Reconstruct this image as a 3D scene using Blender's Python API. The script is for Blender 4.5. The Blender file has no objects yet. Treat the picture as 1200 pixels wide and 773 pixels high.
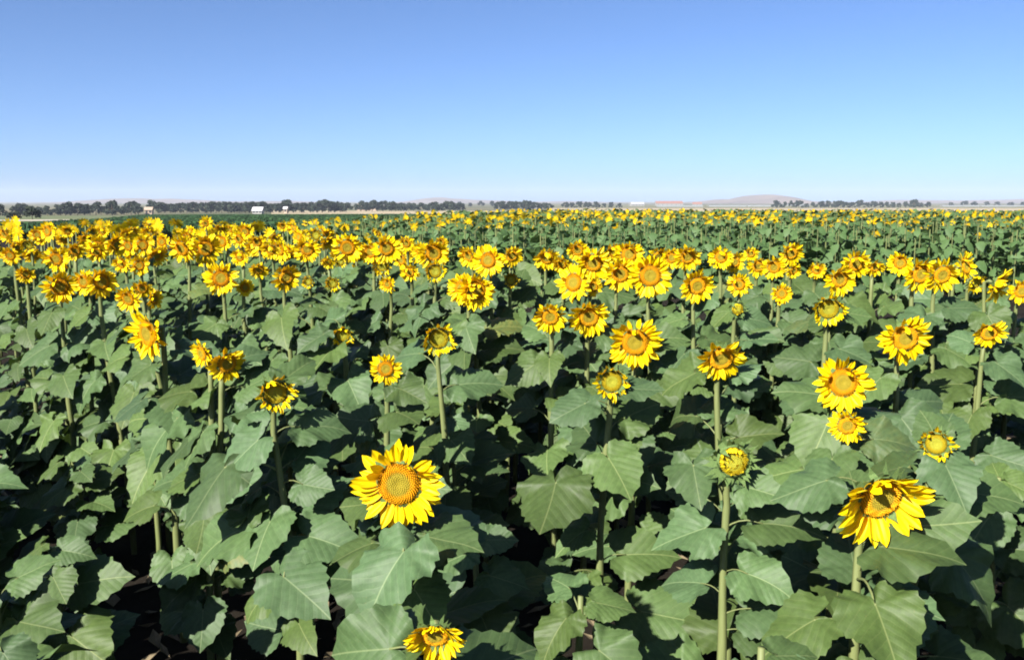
import bpy, math, random
import numpy as np
from mathutils import Vector, Matrix, noise

rnd = random.Random(11)
S = bpy.context.scene
C = S.collection
PI = math.pi

# ------------------------------------------------------------------ camera
CAM_H = 2.15
FPX = 1100.0                       # focal length in photo pixels (1200 wide)
HORIZON = 236.0
PITCH = math.atan((386.5 - HORIZON) / FPX)
cam_d = bpy.data.cameras.new('camera')
cam_d.sensor_width = 36.0
cam_d.lens = 36.0 * FPX / 1200.0
cam_d.clip_start = 0.05
cam_d.clip_end = 60000
cam = bpy.data.objects.new('camera', cam_d)
C.objects.link(cam)
cam.location = (0, 0, CAM_H)
cam.rotation_euler = (PI / 2 - PITCH, 0, 0)
S.camera = cam

# ------------------------------------------------------------------ light
SUN_TRAVEL = Vector((0.50, 0.66, -0.56)).normalized()
TO_SUN = -SUN_TRAVEL
elev = math.asin(TO_SUN.z)
azim = math.atan2(TO_SUN.x, TO_SUN.y)
W = bpy.data.worlds.new('World')
S.world = W
W.use_nodes = True
wn = W.node_tree
bg = wn.nodes['Background']
sky = wn.nodes.new('ShaderNodeTexSky')
sky.sky_type = 'NISHITA'
sky.sun_disc = False
sky.sun_elevation = elev
sky.sun_rotation = azim
sky.altitude = 1500
sky.air_density = 0.6
sky.dust_density = 3.0
sky.ozone_density = 6.5
wn.links.new(sky.outputs[0], bg.inputs[0])
bg.inputs[1].default_value = 0.060
sl = bpy.data.lights.new('sun', 'SUN')
sl.energy = 5.0
sl.angle = math.radians(0.5)
sl.color = (1.0, 0.95, 0.87)
sun = bpy.data.objects.new('sun', sl)
C.objects.link(sun)
sun.rotation_euler = SUN_TRAVEL.to_track_quat('-Z', 'Y').to_euler()
sun.location = (-30, -40, 50)
S.view_settings.view_transform = 'Standard'
S.view_settings.look = 'None'
S.view_settings.exposure = 1.6
S.view_settings.gamma = 1.0
S.cycles.max_bounces = 6
S.cycles.diffuse_bounces = 2
S.cycles.transmission_bounces = 3
S.cycles.volume_bounces = 0
S.cycles.filter_width = 1.9


# ------------------------------------------------------------------ helpers
def mesh(name, verts, faces, mats=(), smooth=True, fmat=None, uv=None):
    me = bpy.data.meshes.new(name)
    if isinstance(verts, np.ndarray) and isinstance(faces, np.ndarray):
        nv, nf, k = len(verts), len(faces), faces.shape[1]
        me.vertices.add(nv)
        me.vertices.foreach_set('co', verts.astype(np.float32).ravel())
        me.loops.add(nf * k)
        me.loops.foreach_set('vertex_index', faces.astype(np.int32).ravel())
        me.polygons.add(nf)
        me.polygons.foreach_set('loop_start', np.arange(0, nf * k, k, dtype=np.int32))
        me.update(calc_edges=True)
    else:
        me.from_pydata([tuple(v) for v in verts], [], [tuple(f) for f in faces])
        me.update()
    for m in mats:
        me.materials.append(m)
    nf = len(me.polygons)
    if smooth:
        me.polygons.foreach_set('use_smooth', [True] * nf)
    if fmat is not None:
        me.polygons.foreach_set('material_index', np.asarray(fmat, dtype=np.int32))
    if uv is not None:
        uv = np.asarray(uv, dtype=np.float32)
        lay = me.uv_layers.new(name='UVMap')
        idx = np.empty(len(me.loops), dtype=np.int32)
        me.loops.foreach_get('vertex_index', idx)
        lay.data.foreach_set('uv', uv[idx].ravel())
    return me


def obj(name, data, parent=None, mat=None):
    o = bpy.data.objects.new(name, data)
    C.objects.link(o)
    if parent is not None:
        o.parent = parent
    if mat is not None:
        o.matrix_basis = mat
    return o


def tag(o, label=None, cat=None, group=None, kind=None):
    if label:
        o['label'] = label
    if cat:
        o['category'] = cat
    if group:
        o['group'] = group
    if kind:
        o['kind'] = kind
    return o


class MB:
    """collects simple shapes into one mesh"""
    def __init__(s):
        s.v, s.f, s.m, s.uv = [], [], [], []

    def add(s, v, f, mi=0, uv=None):
        b = len(s.v)
        s.v += [tuple(p) for p in v]
        s.f += [tuple(i + b for i in q) for q in f]
        s.m += [mi] * len(f)
        s.uv += list(uv) if uv is not None else [(0.0, 0.0)] * len(v)

    def box(s, x0, x1, y0, y1, z0, z1, mi=0):
        s.add([(x0, y0, z0), (x1, y0, z0), (x1, y1, z0), (x0, y1, z0), (x0, y0, z1), (x1, y0, z1), (x1, y1, z1), (x0, y1, z1)],
              [(0, 3, 2, 1), (4, 5, 6, 7), (0, 1, 5, 4), (1, 2, 6, 5), (2, 3, 7, 6), (3, 0, 4, 7)], mi)

    def tube(s, pts, rad, n=6, mi=0, cap=True):
        pts = [Vector(p) for p in pts]
        vs, fs = [], []
        ref = Vector((1, 0.13, 0.07)).normalized()
        for i, p in enumerate(pts):
            t = (pts[min(i + 1, len(pts) - 1)] - pts[max(i - 1, 0)]).normalized()
            a = ref - t * ref.dot(t)
            if a.length < 1e-3:
                a = Vector((0, 1, 0)) - t * t.y
            a.normalize()
            ref = a
            b = t.cross(a)
            for k in range(n):
                an = 2 * PI * k / n
                vs.append(p + (a * math.cos(an) + b * math.sin(an)) * rad[i])
        for i in range(len(pts) - 1):
            for k in range(n):
                k2 = (k + 1) % n
                fs.append((i * n + k, i * n + k2, (i + 1) * n + k2, (i + 1) * n + k))
        if cap:
            fs.append(tuple(range(n))[::-1])
            fs.append(tuple((len(pts) - 1) * n + k for k in range(n)))
        s.add(vs, fs, mi)

    def build(s, name, mats, smooth=True, uv=False):
        return mesh(name, s.v, s.f, mats, smooth, s.m, s.uv if uv else None)


def pix_dir(x, y):
    """direction of the photograph's pixel in the world"""
    d = Vector(((x - 600) / FPX, 1.0, -(y - 386.5) / FPX))
    c, s_ = math.cos(PITCH), math.sin(PITCH)
    return Vector((d.x, d.y * c + d.z * s_, d.z * c - d.y * s_))


def at_depth(x, y, d):
    v = pix_dir(x, y)
    return Vector((0, 0, CAM_H)) + v * (d / v.y)


def at_drop(x, y, h):
    v = pix_dir(x, y)
    return Vector((0, 0, CAM_H)) + v * (h / -v.z)


def lerp_tab(t, tab):
    for (a, va), (b, vb) in zip(tab, tab[1:]):
        if t <= b:
            k = max(0.0, (t - a) / (b - a))
            return va + (vb - va) * k
    return tab[-1][1]


def ground_z(x, y):
    d = math.hypot(x, y)
    return lerp_tab(d, [(0, 0), (60, 0), (180, -1.1), (450, -4.3), (900, -5.0), (40000, -5.0)])


def smooth01(a, b, x):
    t = min(1, max(0, (x - a) / (b - a)))
    return t * t * (3 - 2 * t)


# ------------------------------------------------------------------ materials
class NT:
    def __init__(s, name):
        s.m = bpy.data.materials.new(name)
        s.m.use_nodes = True
        s.t = s.m.node_tree
        s.p = s.t.nodes['Principled BSDF']
        s.out = s.t.nodes['Material Output']

    def n(s, ty, **kw):
        nd = s.t.nodes.new(ty)
        for k, v in kw.items():
            setattr(nd, k, v)
        return nd

    def l(s, a, b):
        s.t.links.new(a, b)

    def math(s, op, a, b=None, c=None):
        nd = s.n('ShaderNodeMath', operation=op)
        for i, v in enumerate((a, b, c)):
            if v is None:
                continue
            if isinstance(v, (int, float)):
                nd.inputs[i].default_value = v
            else:
                s.l(v, nd.inputs[i])
        return nd.outputs[0]

    def mapr(s, v, a, b, c, d):
        nd = s.n('ShaderNodeMapRange')
        s.l(v, nd.inputs[0])
        for i, q in enumerate((a, b, c, d)):
            nd.inputs[i + 1].default_value = q
        return nd.outputs[0]

    def mix(s, f, a, b):
        nd = s.n('ShaderNodeMix', data_type='RGBA')
        for sock, v in ((nd.inputs[0], f), (nd.inputs[6], a), (nd.inputs[7], b)):
            if isinstance(v, (int, float)):
                sock.default_value = v
            elif isinstance(v, tuple):
                sock.default_value = (*v, 1) if len(v) == 3 else v
            else:
                s.l(v, sock)
        return nd.outputs[2]

    def noise(s, scale, detail=3, vec=None, rough=0.55):
        nd = s.n('ShaderNodeTexNoise')
        nd.inputs['Scale'].default_value = scale
        nd.inputs['Detail'].default_value = detail
        nd.inputs['Roughness'].default_value = rough
        if vec is not None:
            s.l(vec, nd.inputs['Vector'])
        return nd.outputs[0]

    def coord(s, w='Object'):
        return s.n('ShaderNodeTexCoord').outputs[w]

    def rand(s):
        return s.n('ShaderNodeObjectInfo').outputs['Random']

    def hsv(s, col, h=None, sat=None, val=None):
        nd = s.n('ShaderNodeHueSaturation')
        s.l(col, nd.inputs['Color'])
        for nm, v in (('Hue', h), ('Saturation', sat), ('Value', val)):
            if v is None:
                continue
            if isinstance(v, (int, float)):
                nd.inputs[nm].default_value = v
            else:
                s.l(v, nd.inputs[nm])
        return nd.outputs[0]

    def bump(s, h, strength=0.3, dist=0.01):
        nd = s.n('ShaderNodeBump')
        nd.inputs['Strength'].default_value = strength
        nd.inputs['Distance'].default_value = dist
        s.l(h, nd.inputs['Height'])
        s.l(nd.outputs[0], s.p.inputs['Normal'])

    def fin(s, col, rough=0.6, spec=0.3, trans=0.0, tcol=None):
        if isinstance(col, tuple):
            s.p.inputs['Base Color'].default_value = (*col, 1)
        else:
            s.l(col, s.p.inputs['Base Color'])
        s.p.inputs['Roughness'].default_value = rough
        s.p.inputs['Specular IOR Level'].default_value = spec
        if trans:
            tr = s.n('ShaderNodeBsdfTranslucent')
            if tcol is None:
                tcol = col
            if isinstance(tcol, tuple):
                tr.inputs[0].default_value = (*tcol, 1)
            else:
                s.l(tcol, tr.inputs[0])
            mx = s.n('ShaderNodeMixShader')
            mx.inputs[0].default_value = trans
            s.l(s.p.outputs[0], mx.inputs[1])
            s.l(tr.outputs[0], mx.inputs[2])
            s.l(mx.outputs[0], s.out.inputs[0])
        return s.m


def mat_leaf(name, base, vein, under):
    n = NT(name)
    uvn = n.coord('UV')
    sep = n.n('ShaderNodeSeparateXYZ')
    n.l(uvn, sep.inputs[0])
    u = n.math('ABSOLUTE', sep.outputs[0])
    v = sep.outputs[1]
    mid = n.mapr(u, 0.004, 0.016, 1.0, 0.0)
    wob = n.math('MULTIPLY', n.math('SUBTRACT', n.noise(5, 2, n.coord('Object')), .5), .07)
    v = n.math('ADD', v, wob)
    # two strong lower side veins and thinner ones above
    w = n.math('SUBTRACT', v, n.math('MULTIPLY', u, 1.05))
    pp = n.math('PINGPONG', n.math('ADD', w, 0.02), 0.085)
    lat = n.mapr(pp, 0.002, 0.016, 1.0, 0.0)
    w2 = n.math('ADD', v, n.math('MULTIPLY', u, 1.9))
    net = n.mapr(n.math('PINGPONG', w2, 0.04), 0.0, 0.012, 1.0, 0.0)
    veins = n.math('MINIMUM', n.math('ADD', n.math('MULTIPLY', mid, 0.85), n.math('ADD', n.math('MULTIPLY', lat, 0.17), n.math('MULTIPLY', net, 0.08))), 0.9)
    oc = n.coord('Object')
    mott = n.noise(9, 4, oc)
    r = n.rand()
    b2 = tuple(c * 1.35 for c in base)
    col = n.mix(n.mapr(mott, 0.35, 0.7, 0, 1), base, b2)
    # a little yellowing along the rim of some leaves, brown specks
    spk = n.mapr(n.noise(46, 2, oc), 0.70, 0.76, 0, 0.6)
    col = n.mix(spk, col, (0.12, 0.10, 0.04))
    col = n.mix(veins, col, vein)
    geo = n.n('ShaderNodeNewGeometry')
    col = n.mix(geo.outputs['Backfacing'], col, under)
    col = n.hsv(col, n.mapr(r, 0, 1, 0.468, 0.512), n.mapr(r, 0, 1, 1.12, 0.85), n.math('ADD', 0.72, n.math('MULTIPLY', n.math('FRACT', n.math('MULTIPLY', r, 7.31)), 0.56)))
    old = n.mapr(n.math('FRACT', n.math('MULTIPLY', r, 13.7)), 0.985, 0.99, 0.0, 0.7)
    col = n.mix(n.math('MULTIPLY', old, n.mapr(n.noise(6, 3, oc), 0.35, 0.65, 0.1, 0.75)), col, (0.15, 0.135, 0.03))
    ht = n.math('ADD', n.math('MULTIPLY', mott, 0.5), n.math('SUBTRACT', n.mapr(pp, 0, 0.08, 0, 1), veins))
    n.bump(ht, 0.16, 0.005)
    return n.fin(col, 0.55, 0.22, 0.07, (base[0] * 2.4, base[1] * 2.3, base[2] * .8))


M = {}
M['leaf'] = mat_leaf('leaf_green', (0.0355, 0.0670, 0.0215), (0.100, 0.140, 0.056), (0.046, 0.072, 0.030))
M['leaf_dry'] = mat_leaf('leaf_dry', (0.2808, 0.195, 0.078), (0.351, 0.2652, 0.1248), (0.2808, 0.2028, 0.0936))


def mat_stem():
    n = NT('stem_green')
    oc = n.coord()
    mp = n.n('ShaderNodeMapping')
    mp.inputs['Scale'].default_value = (40, 40, 3)
    n.l(oc, mp.inputs[0])
    nz = n.noise(1.5, 3, mp.outputs[0])
    col = n.mix(nz, (0.078, 0.1053, 0.0312), (0.156, 0.1716, 0.0663))
    n.bump(nz, 0.5, 0.004)
    return n.fin(col, 0.6, 0.3)


def mat_petal(name, tip, base):
    n = NT(name)
    sep = n.n('ShaderNodeSeparateXYZ')
    n.l(n.coord('UV'), sep.inputs[0])
    v = sep.outputs[1]
    u = sep.outputs[0]
    streak = n.mapr(n.math('PINGPONG', u, 0.09), 0, 0.09, 0, 1)
    r = n.rand()
    f = n.mapr(v, 0.0, 0.38, 1.0, 0.0)
    f = n.math('MINIMUM', n.math('ADD', f, n.math('MULTIPLY', streak, 0.10)), 1)
    col = n.mix(f, tip, base)
    col = n.hsv(col, n.mapr(r, 0, 1, 0.493, 0.503), 1.0, n.mapr(r, 0, 1, 0.9, 1.08))
    n.bump(streak, 0.35, 0.02)
    return n.fin(col, 0.5, 0.2, 0.26, (0.80, 0.34, 0.003))


M['stem'] = mat_stem()
M['petal'] = mat_petal('petal_yellow', (0.74, 0.58, 0.002), (0.70, 0.37, 0.002))
M['petal_young'] = mat_petal('petal_young', (0.74, 0.60, 0.015), (0.62, 0.48, 0.015))


def mat_disc(name, inner, mid, rim):
    n = NT(name)
    sep = n.n('ShaderNodeSeparateXYZ')
    n.l(n.coord('UV'), sep.inputs[0])
    r = sep.outputs[0]
    nz = n.noise(24, 2, n.coord())
    rr = n.math('ADD', r, n.math('MULTIPLY', n.math('SUBTRACT', nz, 0.5), 0.12))
    cr = n.n('ShaderNodeValToRGB')
    n.l(rr, cr.inputs[0])
    e = cr.color_ramp.elements
    e[0].position = 0.0
    e[0].color = (*inner, 1)
    e[1].position = 1.0
    e[1].color = (*rim, 1)
    for p, c in ((0.52, inner), (0.68, mid), (0.88, mid)):
        q = e.new(p)
        q.color = (*c, 1)
    tipv = n.mapr(sep.outputs[1], 0, 1, 0.55, 1.25)
    col = n.hsv(cr.outputs[0], None, None, tipv)
    return n.fin(col, 0.8, 0.15)


M['disc'] = mat_disc('disc_orange', (0.32, 0.25, 0.02), (0.70, 0.34, 0.005), (0.56, 0.24, 0.004))
M['disc_young'] = mat_disc('disc_young', (0.34, 0.33, 0.03), (0.44, 0.34, 0.012), (0.24, 0.17, 0.01))


def mat_simple(name, a, b, scale, rough=0.8, spec=0.2, bump=0.0, trans=0.0, detail=4):
    n = NT(name)
    nz = n.noise(scale, detail, n.coord())
    col = n.mix(n.mapr(nz, 0.3, 0.7, 0, 1), a, b)
    if bump:
        n.bump(nz, bump, 0.05)
    return n.fin(col, rough, spec, trans)


M['bract'] = mat_simple('bract_green', (0.0507, 0.0936, 0.02496), (0.1014, 0.1482, 0.0468), 30)
M['soil'] = mat_simple('soil', (0.0351, 0.02652, 0.01872), (0.0858, 0.0663, 0.0468), 3.0, 0.95, 0.1, 0.6)
M['straw'] = mat_simple('straw', (0.0936, 0.0741, 0.0429), (0.156, 0.1248, 0.0741), 20)


# ------------------------------------------------------------------ sunflower pieces
def leaf_profile(th):
    """outline radius from the stalk joint; th = 0 at the tip, pi at the notch"""
    return lerp_tab(abs(th), [(0, 1.0), (0.10, 0.93), (0.25, 0.80), (0.45, 0.685), (0.7, 0.60), (1.0, 0.535), (1.35, 0.49), (1.75, 0.45),
                              (2.2, 0.42), (2.55, 0.385), (2.8, 0.30), (3.0, 0.16), (3.1416, 0.03)])


def make_leaf(seed, nth, nr, mat, droop, fold, wav, width=1.0):
    r = random.Random(seed)
    ph = [r.uniform(0, 6.28) for _ in range(6)]
    twist = r.uniform(-.25, .25)
    side = r.uniform(-.12, .12)
    curl_l, curl_r = r.uniform(-.1, .5), r.uniform(-.1, .5)
    tipcurl = r.uniform(-.1, .55)
    verts, uvs, faces = [(0, 0, 0)], [(0, 0)], []
    for i in range(nth):
        th = -PI + 2 * PI * (i + 0.0) / (nth - 1)
        R = leaf_profile(th)
        tooth = 0.035 * (((i * 1.0) % 2) * 2 - 1) * (1 if nth > 30 else 0) + 0.03 * math.sin(th * 5 + ph[0]) + r.uniform(-.018, .018)
        R *= (1 + tooth)
        for k in range(1, nr + 1):
            f = k / nr
            if k < nr:
                f = f ** 0.9
            x = math.sin(th) * R * f * width
            y = math.cos(th) * R * f
            ux, uy = x, y
            z = -droop * max(0, y) ** 1.6 * .8 - tipcurl * max(0, y - .55) ** 2
            a = abs(x)
            z += fold * a * (1.0 - .9 * a) - (curl_l if x < 0 else curl_r) * a * a
            z += wav * f * f * math.sin(th * 4 + ph[1]) * .06 + wav * f ** 3 * math.sin(th * 9 + ph[2]) * .035
            # puckers between the side veins
            wv = (y - a * 1.05 + .02) / .17
            z += .003 * abs(math.sin(PI * wv)) * min(1, a * 8)
            if y < 0:
                z += .16 * y * y * 4 * (1 if ph[3] > 3 else -.3)
            x += side * y * y + twist * z * .5
            verts.append((x, y, z + twist * x * y))
            uvs.append((ux, uy))
    for i in range(nth - 1):
        b, c = 1 + i * nr, 1 + (i + 1) * nr
        faces.append((0, c, b))
        for k in range(nr - 1):
            faces.append((b + k, c + k, c + k + 1, b + k + 1))
    return mesh('leaf', verts, faces, [mat], True, None, uvs)


LEAVES = [make_leaf(100 + i, 47, 6, M['leaf'], rnd.uniform(.02, .42), rnd.uniform(.0, .42), rnd.uniform(.6, 1.8), rnd.uniform(1.12, 1.42)) for i in range(20)]
LEAVES_FAR = [make_leaf(200 + i, 21, 3, M['leaf'], rnd.uniform(.02, .42), rnd.uniform(.0, .42), rnd.uniform(.6, 1.8), rnd.uniform(1.12, 1.40)) for i in range(8)]
LEAVES_DRY = [make_leaf(300 + i, 31, 4, M['leaf_dry'], .9, .5, 2.6, .8) for i in range(2)]


def make_petiole(seed):
    r = random.Random(seed)
    m = MB()
    k = r.uniform(.05, .16)
    pts = [(0, k * math.sin(PI * t) * -1, t) for t in (0, .2, .4, .6, .8, 1.0)]
    m.tube(pts, [.030, .024, .021, .020, .020, .022], 6)
    return m.build('petiole', [M['stem']])


PETIOLES = [make_petiole(i) for i in range(4)]


def make_petal(seed):
    r = random.Random(seed)
    verts, uvs, faces = [], [], []
    ny = 7
    bend = r.uniform(-.18, .22)
    side = r.uniform(-.08, .08)
    cup = r.uniform(.25, .6)
    tw = r.uniform(-.5, .5)
    for j in range(ny):
        t = j / (ny - 1)
        wdt = lerp_tab(t, [(0, .085), (.2, .16), (.45, .195), (.65, .18), (.82, .12), (.93, .055), (1, .004)])
        for i, u in enumerate((-1, -.4, 0.4, 1)):
            x = u * wdt
            z = cup * (abs(u) ** 2) * wdt * .55 + bend * t * t - .012 * (1 if i in (1, 2) else 0)
            an = tw * t * .5
            xx, zz = x * math.cos(an) - z * math.sin(an) * .3, z + x * math.sin(an)
            verts.append((xx + side * t * t, t, zz))
            uvs.append((x, t))
    for j in range(ny - 1):
        for i in range(3):
            a = j * 4 + i
            faces.append((a, a + 1, a + 5, a + 4))
    return verts, faces, uvs


PETAL_GEO = [make_petal(i) for i in range(7)]
PETALS = [mesh('petal', *g[:2], [M['petal']], True, None, g[2]) for g in PETAL_GEO]
PETALS_Y = [mesh('petal', *g[:2], [M['petal_young']], True, None, g[2]) for g in PETAL_GEO]


def petal_frames(kind, seed):
    """where each ray petal sits on a head of radius ~1 (face towards +Z, +Y up)"""
    r = random.Random(seed)
    out = []
    if kind == 'open':
        n = r.randint(36, 42)
        fold = r.uniform(.25, 1.15)
        fdir = PI / 2 + r.uniform(-.6, .6)
    elif kind == 'nod':
        n, fold, fdir = 40, .35, PI / 2
    elif kind == 'half':
        n, fold, fdir = r.randint(26, 30), .35, PI / 2 + r.uniform(-1, 1)
    else:
        n, fold, fdir = 44, 0, 0
    for i in range(n):
        th = 2 * PI * (i + r.uniform(-.32, .32)) / n
        tier = i % 2
        top = max(0, math.cos(th - fdir)) ** 1.4
        if kind == 'nod':
            s_ = math.sin(th)
            tau = math.radians(lerp_tab(s_, [(-1, 26), (-.2, 24), (.45, 38), (.8, 62), (1, 74)]) + r.gauss(0, 9)) - tier * .1
            ln = r.uniform(.60, .74) * (1 - .48 * max(0, s_) ** 2)
            r0, sx = .43, r.uniform(1, 1.25)
        elif kind == 'open':
            tau = math.radians(r.gauss(8, 15)) - tier * .16 + fold * top * r.uniform(.5, 1.35)
            ln = r.uniform(.46, .64) * (1 - .12 * top)
            r0 = .43
            sx = r.uniform(.95, 1.25)
            if r.random() < .09:
                tau += r.uniform(.4, 1.2)
        elif kind == 'half':
            tau = math.radians(r.gauss(58, 16)) + fold * top * .9
            ln = r.uniform(.36, .5)
            r0 = .50
            sx = r.uniform(.8, 1.1)
        else:
            inner = i % 3
            tau = math.radians(r.gauss((98, 108, 96)[inner], 9))
            ln = r.uniform(.26, .38) * (1, .8, .55)[inner]
            r0 = (.40, .27, .12)[inner]
            sx = .95
        out_v = Vector((math.cos(th), math.sin(th), 0))
        zz = Vector((0, 0, 1))
        yv = out_v * math.cos(tau) + zz * math.sin(tau)
        xv = yv.cross(zz if abs(yv.z) < .98 else -out_v)
        xv = Vector((math.sin(th), -math.cos(th), 0))
        roll = r.gauss(0, .28)
        nv = xv.cross(yv)
        xr = xv * math.cos(roll) + nv * math.sin(roll)
        nr_ = xr.cross(yv)
        m = Matrix((xr * (ln * sx), yv * ln, nr_ * ln)).transposed().to_4x4()
        m.translation = out_v * r0 + zz * (-.02 - .025 * tier)
        out.append((m, r.randrange(len(PETAL_GEO))))
    return out


def merged_petals(kind, seed):
    vs, fs, us = [], [], []
    for m, k in petal_frames(kind, seed):
        g = PETAL_GEO[k]
        b = len(vs)
        vs += [m @ Vector(p) for p in g[0]]
        fs += [tuple(i + b for i in q) for q in g[1]]
        us += g[2]
    return mesh('petals', vs, fs, [M['petal_young'] if kind == 'bud' else M['petal']], True, None, us)


def make_disc(kind, seed):
    r = random.Random(seed)
    R = .445 if kind in ('open', 'nod') else .44
    dome = {'open': .10, 'nod': .12, 'half': .03, 'bud': .16}[kind]
    vs, fs, us = [], [], []

    def zof(q):
        return dome * (1 - q * q) - .05 * math.exp(-(q / .25) ** 2) + (.03 * math.exp(-((q - .8) / .15) ** 2) if kind in ('open', 'nod') else 0)
    # carrying dome
    rings, seg = 5, 20
    vs.append((0, 0, zof(0) - .01))
    us.append((0, .2))
    for k in range(1, rings + 1):
        q = k / rings
        for i in range(seg):
            a = 2 * PI * i / seg
            vs.append((R * q * math.cos(a), R * q * math.sin(a), zof(q) - .012 - (.05 if k == rings else 0)))
            us.append((q, .2))
    for i in range(seg):
        fs.append((0, 1 + i, 1 + (i + 1) % seg))
        for k in range(rings - 1):
            a, b = 1 + k * seg + i, 1 + k * seg + (i + 1) % seg
            fs.append((a, a + seg, b + seg, b))
    # florets in golden-angle spirals
    nfl = 330
    for i in range(nfl):
        q = math.sqrt((i + .5) / nfl)
        a = i * 2.399963
        h = lerp_tab(q, [(0, .016), (.5, .02), (.62, .05), (.92, .06), (1, .035)]) * r.uniform(.7, 1.3)
        w = .026
        cx, cy, z = R * q * math.cos(a), R * q * math.sin(a), zof(q)
        b = len(vs)
        lean = .35 * (q - .6)
        for dx, dy in ((w, 0), (0, w), (-w, 0), (0, -w)):
            vs.append((cx + dx, cy + dy, z - .02))
            us.append((q, 0))
        vs.append((cx + math.cos(a) * h * lean, cy + math.sin(a) * h * lean, z + h))
        us.append((q, 1))
        for k in range(4):
            fs.append((b + k, b + (k + 1) % 4, b + 4))
    return mesh('disc', vs, fs, [M['disc'] if kind in ('open', 'nod') else M['disc_young']], False, None, us)


def make_calyx(kind):
    prof = [(.10, -.30), (.26, -.22), (.42, -.12), (.50, -.03), (.48, .0)]
    if kind == 'bud':
        prof = [(.10, -.36), (.3, -.26), (.46, -.10), (.50, .02), (.42, .06)]
    seg = 18
    vs, fs = [(0, 0, prof[0][1] - .02)], []
    for r_, z in prof:
        for i in range(seg):
            a = 2 * PI * i / seg
            vs.append((r_ * math.cos(a), r_ * math.sin(a), z))
    for i in range(seg):
        j = (i + 1) % seg
        fs.append((0, 1 + j, 1 + i))
        for k in range(len(prof) - 1):
            a, b = 1 + k * seg + i, 1 + k * seg + j
            fs.append((a, b, b + seg, a + seg))
    return mesh('flower_head', vs, fs, [M['bract']])


def make_bracts(kind, seed):
    r = random.Random(seed)
    m = MB()
    n = {'open': 22, 'nod': 30, 'half': 30, 'bud': 34}[kind]
    for i in range(n):
        th = 2 * PI * (i + r.uniform(-.3, .3)) / n
        o = Vector((math.cos(th), math.sin(th), 0))
        t = Vector((-math.sin(th), math.cos(th), 0))
        ln = r.uniform(.22, .36) if kind in ('open', 'nod') else r.uniform(.3, .48)
        tau = math.radians({'open': r.gauss(-18, 16), 'nod': r.gauss(5, 28), 'half': r.gauss(15, 28), 'bud': r.gauss(25, 32)}[kind])
        d = o * math.cos(tau) + Vector((0, 0, 1)) * math.sin(tau)
        nn = t.cross(d)
        b = o * .45 + Vector((0, 0, -.10 + .06 * (i % 3)))
        w = r.uniform(.07, .11)
        bend = r.uniform(-.12, .1)
        vs = [b - t * w, b + t * w, b + d * ln * .45 + t * w * .85 + nn * .02, b + d * ln * .45 - t * w * .85 + nn * .02,
              b + d * ln * .78 + t * w * .28 + nn * bend * .5, b + d * ln * .78 - t * w * .28 + nn * bend * .5, b + d * ln * 1.1 + nn * bend]
        m.add(vs, [(0, 1, 2, 3), (3, 2, 4, 5), (5, 4, 6)])
    return m.build('bract', [M['bract']], False)


KINDS = ('open', 'nod', 'half', 'bud')
CALYX = {k: make_calyx(k) for k in KINDS}
DISC = {k: [make_disc(k, 5 + i) for i in range(2)] for k in KINDS}
BRACT = {k: [make_bracts(k, 7 + i) for i in range(2)] for k in KINDS}
MERGED = {'open': [merged_petals('open', 40 + i) for i in range(9)], 'nod': [merged_petals('nod', 60)],
          'half': [merged_petals('half', 50 + i) for i in range(5)], 'bud': [merged_petals('bud', 70 + i) for i in range(2)]}


def head_matrix(pos, yaw, pitch, roll, size):
    """yaw + turns the face to the right of the picture, pitch + bows it down"""
    y, p = math.radians(yaw), math.radians(pitch)
    n = Vector((math.sin(y) * math.cos(p), -math.cos(y) * math.cos(p), -math.sin(p)))
    up = Vector((0, 0, 1))
    u = (up - n * up.dot(n)).normalized()
    x = u.cross(n)
    c, s_ = math.cos(roll), math.sin(roll)
    x2, u2 = x * c + u * s_, u * c - x * s_
    m = Matrix((x2, u2, n)).transposed().to_4x4()
    return Matrix.Translation(pos) @ m @ Matrix.Scale(size, 4), n


def leaf_matrix(pos, mid, nrm, length):
    m = (mid - nrm * mid.dot(nrm)).normalized()
    x = m.cross(nrm)
    return Matrix.Translation(pos) @ Matrix((x, m, nrm)).transposed().to_4x4() @ Matrix.Scale(length, 4)


def petiole_matrix(a, b, thick):
    z = b - a
    L = z.length
    z.normalize()
    up = Vector((0, 0, 1))
    y = (up - z * up.dot(z))
    if y.length < 1e-3:
        y = Vector((1, 0, 0))
    y = -y.normalized()
    x = y.cross(z)
    m = Matrix((x * thick, y * L, z * L)).transposed().to_4x4()
    m.translation = a
    return m


def curve3(p0, p1, p2, p3, n):
    o = []
    for i in range(n):
        t = i / (n - 1)
        o.append(p0 * (1 - t) ** 3 + p1 * (3 * t * (1 - t) ** 2) + p2 * (3 * t * t * (1 - t)) + p3 * t ** 3)
    return o


HEAD_SPOTS = []                    # (px, py, radius px, depth) of the flowers one should be able to see


def to_pix(p):
    q = Vector(p) - Vector((0, 0, CAM_H))
    c, s_ = math.cos(PITCH), math.sin(PITCH)
    f = q.y * c - q.z * s_
    u = q.y * s_ + q.z * c
    f = max(f, .05)
    return 600 + FPX * q.x / f, 386.5 - FPX * u / f, q.y


def hides_a_head(lm, ln):
    pts = [to_pix(lm @ Vector(p)) for p in ((0, 0, 0), (0, .5, 0), (0, 1, 0), (.45, .3, 0), (-.45, .3, 0), (.3, .65, 0), (-.3, .65, 0), (.4, 0, 0), (-.4, 0, 0), (.6, .15, 0), (-.6, .15, 0), (.5, .5, 0), (-.5, .5, 0), (.2, .85, 0), (-.2, .85, 0))]
    for hx, hy, hr, hd in HEAD_SPOTS:
        for x, y, d in pts:
            if d < hd + .02 and (x - hx) ** 2 + (y - hy) ** 2 < (hr + 6) ** 2:
                return True
    return False


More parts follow.
